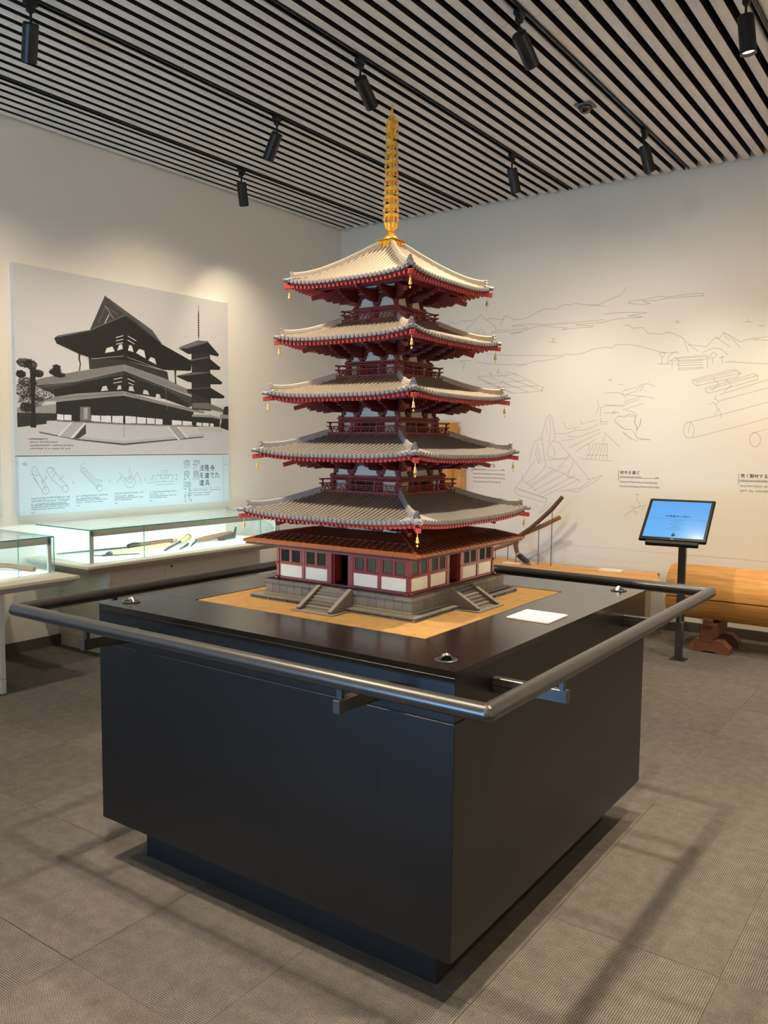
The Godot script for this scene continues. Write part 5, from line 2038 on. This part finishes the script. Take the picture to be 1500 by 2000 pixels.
const MURAL_LINES := """-25,167 -1,172 26,186 49,194 78,183 119,185 144,182 161,172 177,162 192,181 206,190 214,183 236,183 270,192 289,193 294,179 318,181 334,194 348,204
153,183 141,195 119,208 108,217 88,240
206,190 231,206 248,222 254,237
294,181 281,205 270,223
-25,172 -4,184 8,200 26,211 47,223
340,197 377,198 409,193 439,179 465,169 493,161 516,166 541,167 561,156 575,152 610,157 622,150 654,157 692,164 754,172
692,164 726,165 754,158
410,238 394,229 330,225 367,220 435,223 513,231 612,231 756,228
756,239 661,239 632,240 661,246 709,249 700,254 613,254 569,258 593,250 538,244 492,235 441,235 399,246 357,255 325,260 379,254 303,247 232,246 260,237 357,242 405,240
510,304 525,307 535,307 546,310
529,306 529,290 535,293 535,306
201,341 306,351 413,358 572,366
162,375 224,386 307,393 403,395 450,384 517,381 557,375 591,361 636,365 670,360 717,345 760,342
361,402 403,395
89,414 91,395 79,379 70,364
91,395 97,377 76,364 128,366
167,440 308,440 357,435 489,501 485,513 417,518 348,521 167,445
170,447 255,489 348,521
226,444 417,516
286,439 485,513
198,475 363,468 405,465
255,492 469,491
308,438 308,423 357,435 357,449
166,432 167,457
489,492 487,520
228,437 234,420 225,430 242,435
267,441 272,412 261,426 286,427 278,446
303,452 287,471 266,490 288,495 309,476 331,487
153,220 145,244
165,226 160,242
179,217 171,236
190,227 185,247
199,238 193,252
165,240 163,250
753,156 822,134 848,103
855,169 859,163 917,160 965,155 996,154 1004,159 1060,157 1126,155 1151,160 1149,166 1106,165 1064,164 1005,164 970,169 913,166 944,179 909,179 869,173 855,169
755,205 824,204 932,213 924,216 857,220 915,229 893,231 825,228 756,237
1042,258 1064,263
1051,260 1056,251 1059,261
1305,277 1330,279
1318,277 1317,268
1353,293 1365,298 1378,295
838,257 863,258 874,271 917,271 940,296 1001,303 1018,296 1044,304 1076,321 1103,350 1138,357 1171,361 1194,335 1202,327 1214,334 1231,311 1246,320 1270,334 1292,351 1313,344 1389,337
1340,345 1390,351
1202,329 1227,345 1256,368
1231,313 1238,329 1253,343
1246,322 1270,344 1291,372
1083,337 1093,358 1102,382
1103,350 1139,378
1156,383 1196,368 1220,372 1251,398
760,340 792,346 808,333 861,336 911,346 955,361 1008,377 1055,378
1031,411 1048,399 1168,394 1185,407 1148,410 1069,409 1031,411
1048,399 1069,410
1056,401 1177,401
1042,411 1041,443
1175,409 1177,445
1065,414 1157,413
1065,421 1157,421
1066,430 1160,430
1066,440 1160,440
1067,448 1158,444
1065,412 1067,448
1053,420 1066,429
984,419 1040,422
1238,424 1274,424 1282,427 1394,438
999,424 1000,392 987,378 1012,375 1005,396
1023,419 1024,393 1038,381 1051,375 1068,382
1196,427 1193,406 1185,393 1196,385 1209,394 1197,410
1230,428 1229,403 1221,407 1237,404
1121,487 1275,453 1299,468 1286,482 1140,511 1123,499 1121,487
1123,489 1144,496 1299,468
1142,496 1142,511
1131,491 1285,459
1171,522 1346,472 1361,481 1358,495 1187,541 1174,535 1171,522
1186,525 1358,479
1227,547 1396,496
1228,570 1398,526
1202,481 1201,489 1213,498 1222,507 1210,519 1196,531
1251,487 1245,495 1257,500 1266,516 1254,524 1243,537
1213,548 1208,561 1224,574 1213,586 1204,577 1188,583
1213,586 1222,607 1210,624
1225,599 1237,637
1121,651 1219,628 1400,579
1127,715 1308,666 1403,638
1114,695 1119,657
1348,695 1404,679
766,531 817,528 859,540 936,548 974,556
840,528 854,520 890,514 921,500 947,497 976,508
859,538 895,527 921,506 930,509 913,528
838,533 864,556
767,578 810,581 851,580
851,571 869,562 927,546
907,625 898,612 861,602
825,629 862,625 903,629 899,652 909,678 906,709 924,718 964,722
812,642 840,665 854,678 877,683
923,636 922,660 909,683
850,692 888,723
799,615 829,611
806,613 810,604 815,613
780,475 799,480
790,478 792,470
828,497 846,498
1136,683 1135,695 1132,704 1127,711 1120,715 1114,715 1107,711 1101,704 1097,695 1096,683 1096,672 1099,663 1105,656 1111,652 1118,652 1125,656 1130,663 1134,672 1136,683
1380,719 1379,728 1376,737 1371,742 1365,746 1358,746 1352,743 1347,737 1343,729 1341,720 1342,711 1345,702 1350,697 1356,693 1363,693 1369,697 1374,702 1378,710 1380,719
494,728 491,702 498,670 511,635 525,617 535,626 540,653 549,697 552,728
525,631 529,684 524,742
510,666 513,697
433,824 442,774 456,733 468,729 482,715 495,746 501,782 506,809
468,738 477,782 487,818 478,827 462,787 466,760
516,791 524,755 543,730 576,739 591,763 610,778 620,791 601,802 554,808 516,793
543,755 554,781 549,803
502,813 545,812 611,807
509,818 512,840 493,863 470,886 445,905
554,699 598,699 644,684 681,684 713,675 743,658
587,647 602,679 644,675 667,669
666,643 671,658 712,647 734,641
608,710 655,714 704,697 753,679
585,728 636,723
619,758 646,745 705,718 753,694
733,620 745,581 736,556
751,624 754,590 789,582 846,587 863,575 913,559
768,611 799,612 830,612
847,600 876,592 931,576
813,641 830,625 856,633 873,617 903,625 895,646 909,671 905,684
814,650 840,671 858,680 884,680 901,700 915,721 965,723
852,690 885,717 915,727
922,638 921,659 909,680
752,647 787,650
756,633 752,654
752,658 783,658
728,740 786,741
693,788 788,789
728,740 698,805
742,740 717,802
755,741 735,804
766,741 753,804
777,742 770,803
786,742 787,807
671,805 810,811
736,722 647,775
771,694 839,752
778,705 772,718 768,731
692,740 710,748 702,770
369,940 387,946 516,979 521,997 512,1001 377,971 367,958 369,940
384,948 518,983 519,992
432,942 598,833
457,950 622,859
486,964 650,876
501,975 665,893
446,923 546,857
570,843 620,798
527,846 613,877 669,897 665,906
639,815 635,832 622,855 613,886 637,889
620,789 710,887
458,814 425,865 366,944
400,879 406,911 436,923 466,949
436,905 421,919
701,892 733,886 768,872 747,894 716,913 662,946 615,943
577,949 615,939 670,932 720,895
478,1012 454,1036
517,1006 484,1048
541,1000 494,1048
920,941 914,947 927,947
921,951 919,972 933,984 931,1001
895,995 912,1002 954,988 942,1007
912,1002 895,1016 870,1039
904,1018 921,1019 917,1032
286,-17 319,-10 356,0
319,-12 316,-41 334,-40 335,-8"""
const PANEL_LINES := """78,65 88,53 97,56 119,95 166,168
78,65 77,88 108,148 139,197
131,128 156,191
67,97 119,104
134,146 164,120 154,108
83,115 108,148
93,77 100,89
169,69 182,60 205,67 215,86 248,126 295,173
169,69 165,84 194,127 260,184
189,64 209,70 195,91
201,115 222,92
241,135 269,111
378,71 399,65 518,176
378,74 381,89 488,193
392,70 506,185
385,83 495,187
375,61 389,49 400,40
485,136 522,153 511,137
641,96 687,149
776,102 743,148
717,71 715,140
625,160 648,135 656,122
799,173 792,132 776,119
652,128 660,155
728,104 735,137
917,126 1052,127 1046,169 908,168 917,126
960,100 1004,97 1005,112 964,115 960,100
951,117 951,147 985,148
990,128 1016,129 1016,146 990,145 990,128
849,174 899,173
912,185 1055,185
874,155 892,122
883,159 900,123
1078,123 1078,158
1069,127 1087,126
1069,156 1087,156
930,109 928,124
1030,112 1029,127
964,155 981,165
334,144 324,150 333,159
577,144 569,150 577,158
835,144 827,150 835,159
175,192 174,198 170,204 165,208 158,210 152,210 145,207 140,203 137,197 136,190 137,183 141,178 146,174 153,171 159,172 166,174 171,179 174,185 175,192
296,186 295,192 291,197 286,201 280,203 273,203 267,200 262,196 259,190 258,184 259,178 263,173 268,169 274,166 281,167 287,169 292,174 295,180 296,186
523,192 522,197 518,202 513,206 506,208 498,207 492,205 487,201 483,196 482,190 483,184 487,179 492,176 499,174 507,175 513,177 518,181 522,186 523,192
757,165 754,176 746,185 736,192 723,196 709,195 696,191 686,183 679,173 677,162 679,151 687,141 697,134 710,131 724,131 737,135 747,143 754,153 757,165
734,156 733,160 730,164 725,167 719,169 713,168 708,166 703,163 700,159 699,155 700,150 703,146 708,144 714,142 720,142 726,144 730,147 733,151 734,156"""
const PANEL_RULES := """1178,222 1463,223
1487,5 1490,325
1487,67 1548,66"""
const PANEL_TEXT := """69,226,228,11
69,242,228,11
69,258,216,11
68,269,228,6
68,279,228,6
68,290,202,6
67,309,19,5
347,226,206,11
347,241,150,11
347,254,206,6
346,266,176,6
346,284,15,5
607,224,207,10
607,241,137,10
607,254,207,6
606,265,125,6
606,284,19,5
864,227,211,9
864,241,102,9
864,255,212,5
864,266,136,5
863,283,18,5
26,31,20,6
26,41,20,6
1177,232,168,6
1360,234,99,6
1177,249,117,8
1311,250,67,6
1177,264,179,7"""
const PANEL_GLYPHS := """奈,1133,26,68,67,0
良,1133,100,64,67,0
時,1134,168,70,69,0
代,1136,240,70,73,0
飛,1210,27,71,71,0
鳥,1209,100,70,68,0
法,1273,65,42,44,1
隆,1319,66,41,44,1
寺,1366,67,42,45,1
を,1272,116,42,44,1
建,1318,117,41,45,1
て,1365,119,40,44,1
た,1410,118,42,42,1
道,1271,167,42,43,1
具,1320,168,43,44,1"""
const POSTER_SHAPES := """208;-16,585 1052,589 1051,704 -19,691
150;-10,511 159,491 158,527 -11,529
48;-11,528 158,526 157,560 -12,582
60;309,202 381,60 392,69 488,112 471,129
96;381,60 468,102 609,168 659,220 634,216 487,133
24;156,249 169,238 311,200 471,125 495,126 655,220 822,278 815,321 666,327 476,304 301,306 258,296 165,267
100;169,237 311,200 473,122 473,127 311,204 166,245
52;301,305 476,304 685,333 694,374 471,331 304,351
225;376,283 384,263 411,254 422,272
225;433,268 444,244 457,240 461,259
225;485,263 493,240 505,242 513,267
225;525,269 541,251 566,256 574,288
225;586,294 599,279 620,284 628,307
140;69,407 242,365 464,320 475,321 666,361 908,434 901,446 674,397 469,344 234,404 75,429
60;69,428 234,404 467,345 674,398 884,448 799,480 664,448 465,431 156,471 147,453
34;147,438 467,352 674,409 799,463 799,480 664,448 465,431 156,471
215;354,433 362,414 380,410 388,428
215;428,423 436,406 449,404 451,420
215;485,423 490,405 506,405 514,425
215;556,433 561,416 580,418 589,436
215;620,446 626,429 643,430 649,445
150;80,478 247,447 461,426 664,463 895,494 888,503 664,480 465,442 247,475 99,484
36;157,483 461,444 828,498 824,558 459,558 156,552
235;160,528 187,529 187,551 159,549
235;190,529 221,529 221,550 189,550
235;308,528 349,528 349,553 307,551
235;353,528 399,527 399,554 352,553
235;405,527 457,526 456,556 404,554
235;467,526 520,527 519,555 467,556
235;525,528 571,530 570,555 524,555
235;575,530 616,532 615,555 575,555
235;620,532 657,534 656,556 619,556
235;707,536 761,538 761,556 707,557
235;766,538 818,540 818,556 766,557
120;259,497 305,496 305,552 258,551
170;275,500 293,499 292,543 274,544
205;116,554 161,552 459,562 859,561 858,606 458,612 251,608 117,579
190;85,589 163,609 250,611 457,626 890,593 885,606 457,639 243,622 86,596
80;85,595 243,620 457,637 885,604 885,609 457,644 243,625 85,599
182;161,609 220,556 282,559 218,618
232;161,609 220,556 226,557 168,611
232;213,617 275,559 283,560 222,618
70;229,618 283,562 283,600 250,619
165;680,564 738,563 794,609 742,620
232;680,564 689,564 749,620 740,621
232;732,563 741,563 797,609 788,612
40;820,225 927,219 932,490 819,487
100;747,226 854,185 918,182 918,194 793,229
30;745,229 793,226 918,187 982,235 974,245 907,238 802,249
96;811,272 920,250 920,259 820,283
30;809,279 920,255 991,293 985,304 885,310 824,295
96;730,347 828,325 924,318 924,326 800,350
30;730,349 828,337 924,320 1001,358 995,368 894,373 800,369
96;790,400 933,385 933,392 799,410
30;789,403 933,388 1015,420 1008,431 903,434 799,417
110;822,459 913,454 1030,486 1022,496 912,483 822,481
150;819,510 932,508 1004,521 996,528 932,519 819,519
36;826,519 932,519 986,526 983,560 825,561
235;845,543 875,544 875,559 844,558
235;880,544 917,544 917,559 880,559
235;925,545 946,546 946,560 924,559
195;857,563 986,562 1001,585 856,586
40;1012,469 1043,464 1052,579 986,563
150;987,503 1053,504 1053,523 986,521
32;54,361 79,359 71,490 74,580 51,580 57,490
26;258,293 267,292 263,314 267,333 262,361 258,361 262,333 256,315
26;724,317 735,317 731,351 734,382 725,382"""
const POSTER_LINES := """26,3;863,32 862,182
26,8;862,59 862,172
225,6;429,217 462,206
225,6;429,230 462,220
225,6;429,243 460,234
225,6;486,205 526,220
225,6;485,221 517,233
225,6;416,382 455,373
225,6;413,397 452,389
225,6;482,375 514,385
225,6;486,392 510,399
170,5;316,310 464,286
170,4;480,289 666,328
120,5;163,468 457,434
120,4;477,437 883,495
90,4;158,554 459,560
90,4;460,560 859,561
120,4;460,562 459,611
150,3;674,399 681,492
200,4;380,99 417,142
110,5;348,169 383,102 440,126
225,6;378,165 398,131
60,3;40,621 95,623"""
const POSTER_TREES := """35,349,32,16
57,353,25,17
18,390,18,13
86,383,22,13
44,417,38,17
32,447,39,27
86,456,60,25
56,484,51,24
36,508,25,17
162,355,14,8
152,374,20,9
172,382,27,9
162,368,17,14"""
const GLYPHS := {
	"飛": "10,12 68,12 70,26 80,42 95,44;76,22 92,12;80,32 94,24;48,20 15,36;8,52 66,52;30,30 30,68 8,94;54,20 54,94",
	"鳥": "45,2 38,12;22,12 75,12 75,48;22,12 22,62;22,24 75,24;22,36 75,36;22,48 92,48;22,62 88,62 84,90 74,94;12,78 8,92;30,76 33,88;46,75 50,87;60,74 66,85",
	"奈": "8,18 92,18;50,2 48,18 10,46;52,18 90,46;28,40 72,40;12,56 88,56;50,56 50,94 40,90;30,68 14,88;70,68 86,86",
	"良": "50,2 50,12;22,12 78,12 78,46;22,12 22,92;22,29 78,29;22,46 78,46;8,92 22,92 45,80;42,46 60,72 92,92;80,54 62,66",
	"時": "10,15 38,15 38,82 10,82 10,15;10,48 38,48;48,20 92,20;70,4 70,36;44,36 96,36;46,54 96,54;80,42 80,92 70,88;56,64 64,76",
	"代": "30,4 8,46;20,32 20,94;38,38 92,32;58,4 66,52 88,92 94,76;74,8 84,18",
	"法": "12,8 22,18;6,34 18,42;8,92 26,60;38,24 90,24;64,4 64,46;32,46 96,46;60,48 42,86 84,80;76,66 92,92",
	"隆": "10,8 10,94;10,8 32,8 22,34 32,52 22,62;58,2 38,30;52,14 82,14 40,46;52,22 92,46;50,50 40,62;46,58 86,58;64,50 64,92;46,74 84,74;36,92 94,92",
	"寺": "28,20 74,20;50,4 50,38;8,38 92,38;10,58 92,58;68,44 68,92 54,88;28,66 40,80",
	"を": "22,20 74,16;46,4 20,54 40,44 52,56 50,72;80,40 40,62 34,82 78,86",
	"建": "10,16 34,16 16,44 34,44 22,72 6,90;12,60 40,82 94,92;46,18 82,18 82,46 46,46;38,32 94,32;62,6 62,82;46,60 84,60;40,72 92,72",
	"て": "10,20 86,14 46,42 46,70 80,86",
	"た": "12,26 56,22;38,6 12,90;56,46 88,44;52,66 62,82 92,82",
	"道": "10,10 20,20;4,38 20,38 20,70 6,84;20,76 44,88 96,90;46,4 54,14;80,4 70,14;32,18 94,18;62,18 58,28;44,28 84,28 84,76 44,76 44,28;44,44 84,44;44,60 84,60",
	"具": "28,6 72,6 72,62;28,6 28,62;28,24 72,24;28,42 72,42;6,62 94,62;36,70 14,92;64,70 88,92",
	"材": "6,28 46,28;26,4 26,94;26,30 6,64;28,38 44,56;50,28 96,28;78,4 78,92 66,86;76,30 48,70",
	"木": "8,28 92,28;50,4 50,94;48,30 8,76;52,30 92,76",
	"運": "10,10 20,20;4,38 20,38 20,70 6,84;20,76 44,88 96,90;34,16 34,8 94,8 94,18;42,26 86,26 86,58 42,58 42,26;42,42 86,42;34,68 96,68;64,16 64,82",
	"ぶ": "40,6 56,16;44,26 52,44 44,70 58,86;26,50 14,76;72,52 86,78;78,6 84,16;90,2 96,12",
	"荒": "6,16 94,16;32,4 32,28;68,4 68,28;50,28 50,40;8,42 92,42;28,42 28,56 86,56;26,64 10,92;50,64 50,90;72,64 72,90 94,90 94,78",
	"く": "72,6 28,48 74,92",
	"製": "18,4 10,18;8,16 54,16;4,28 58,28;32,4 32,54;12,38 12,50;12,38 52,38 52,50;70,8 70,38;90,4 90,50 80,46;50,54 50,62;6,64 94,64;46,66 8,88;30,76 30,94 48,86;80,70 60,78;56,68 94,94",
	"す": "8,22 92,20;56,4 56,60 44,66 36,54 46,42 56,50;56,60 40,92",
	"る": "24,10 74,10 20,60 50,44 80,58 76,82 46,90 36,78 50,70 60,82",
	"部": "28,4 28,14;8,14 50,14;18,22 24,36;42,20 36,36;4,40 54,40;12,52 46,52 46,84 12,84 12,52;62,8 62,94;62,8 88,8 76,38 90,56 74,66",
	"に": "16,10 12,90 22,76;46,24 84,22;42,66 54,80 88,78",
	"仕": "30,4 8,46;20,32 20,94;36,40 96,40;66,6 66,86;42,86 92,86",
	"上": "48,6 48,88;48,40 82,40;8,88 92,88",
	"げ": "14,10 10,90;38,28 92,26;70,8 72,56 54,92;84,4 90,14;94,0 98,10",
	"打": "8,26 44,26;28,4 28,90 16,86;6,64 44,50;50,18 96,18;76,18 76,90 62,86",
	"割": "34,2 34,10;8,20 8,12 60,12 60,20;14,24 54,24;14,34 54,34;6,44 62,44;34,18 34,56;16,58 52,58 52,88 16,88 16,58;74,12 74,66;92,6 92,90 80,86",
	"の": "52,14 40,70 22,80 10,56 30,22 60,14 86,34 82,66 60,86",
}
const POSTER_HATCH := """70,1.3,34;391,68 604,166 479,129 654,218
85,1.6,66;86,401 461,321 75,428 463,345
80,1.6,52;476,322 898,432 471,345 895,445
80,1.5,44;96,474 459,428 86,484 463,442
80,1.5,46;468,429 888,493 468,443 883,503
200,1.6,40;82,432 463,355 82,437 463,361
165,1.4,34;478,356 845,446 478,361 845,452
95,1.4,26;175,266 304,311 175,271 304,316
150,1.2,18;756,228 853,191 754,233 848,197"""
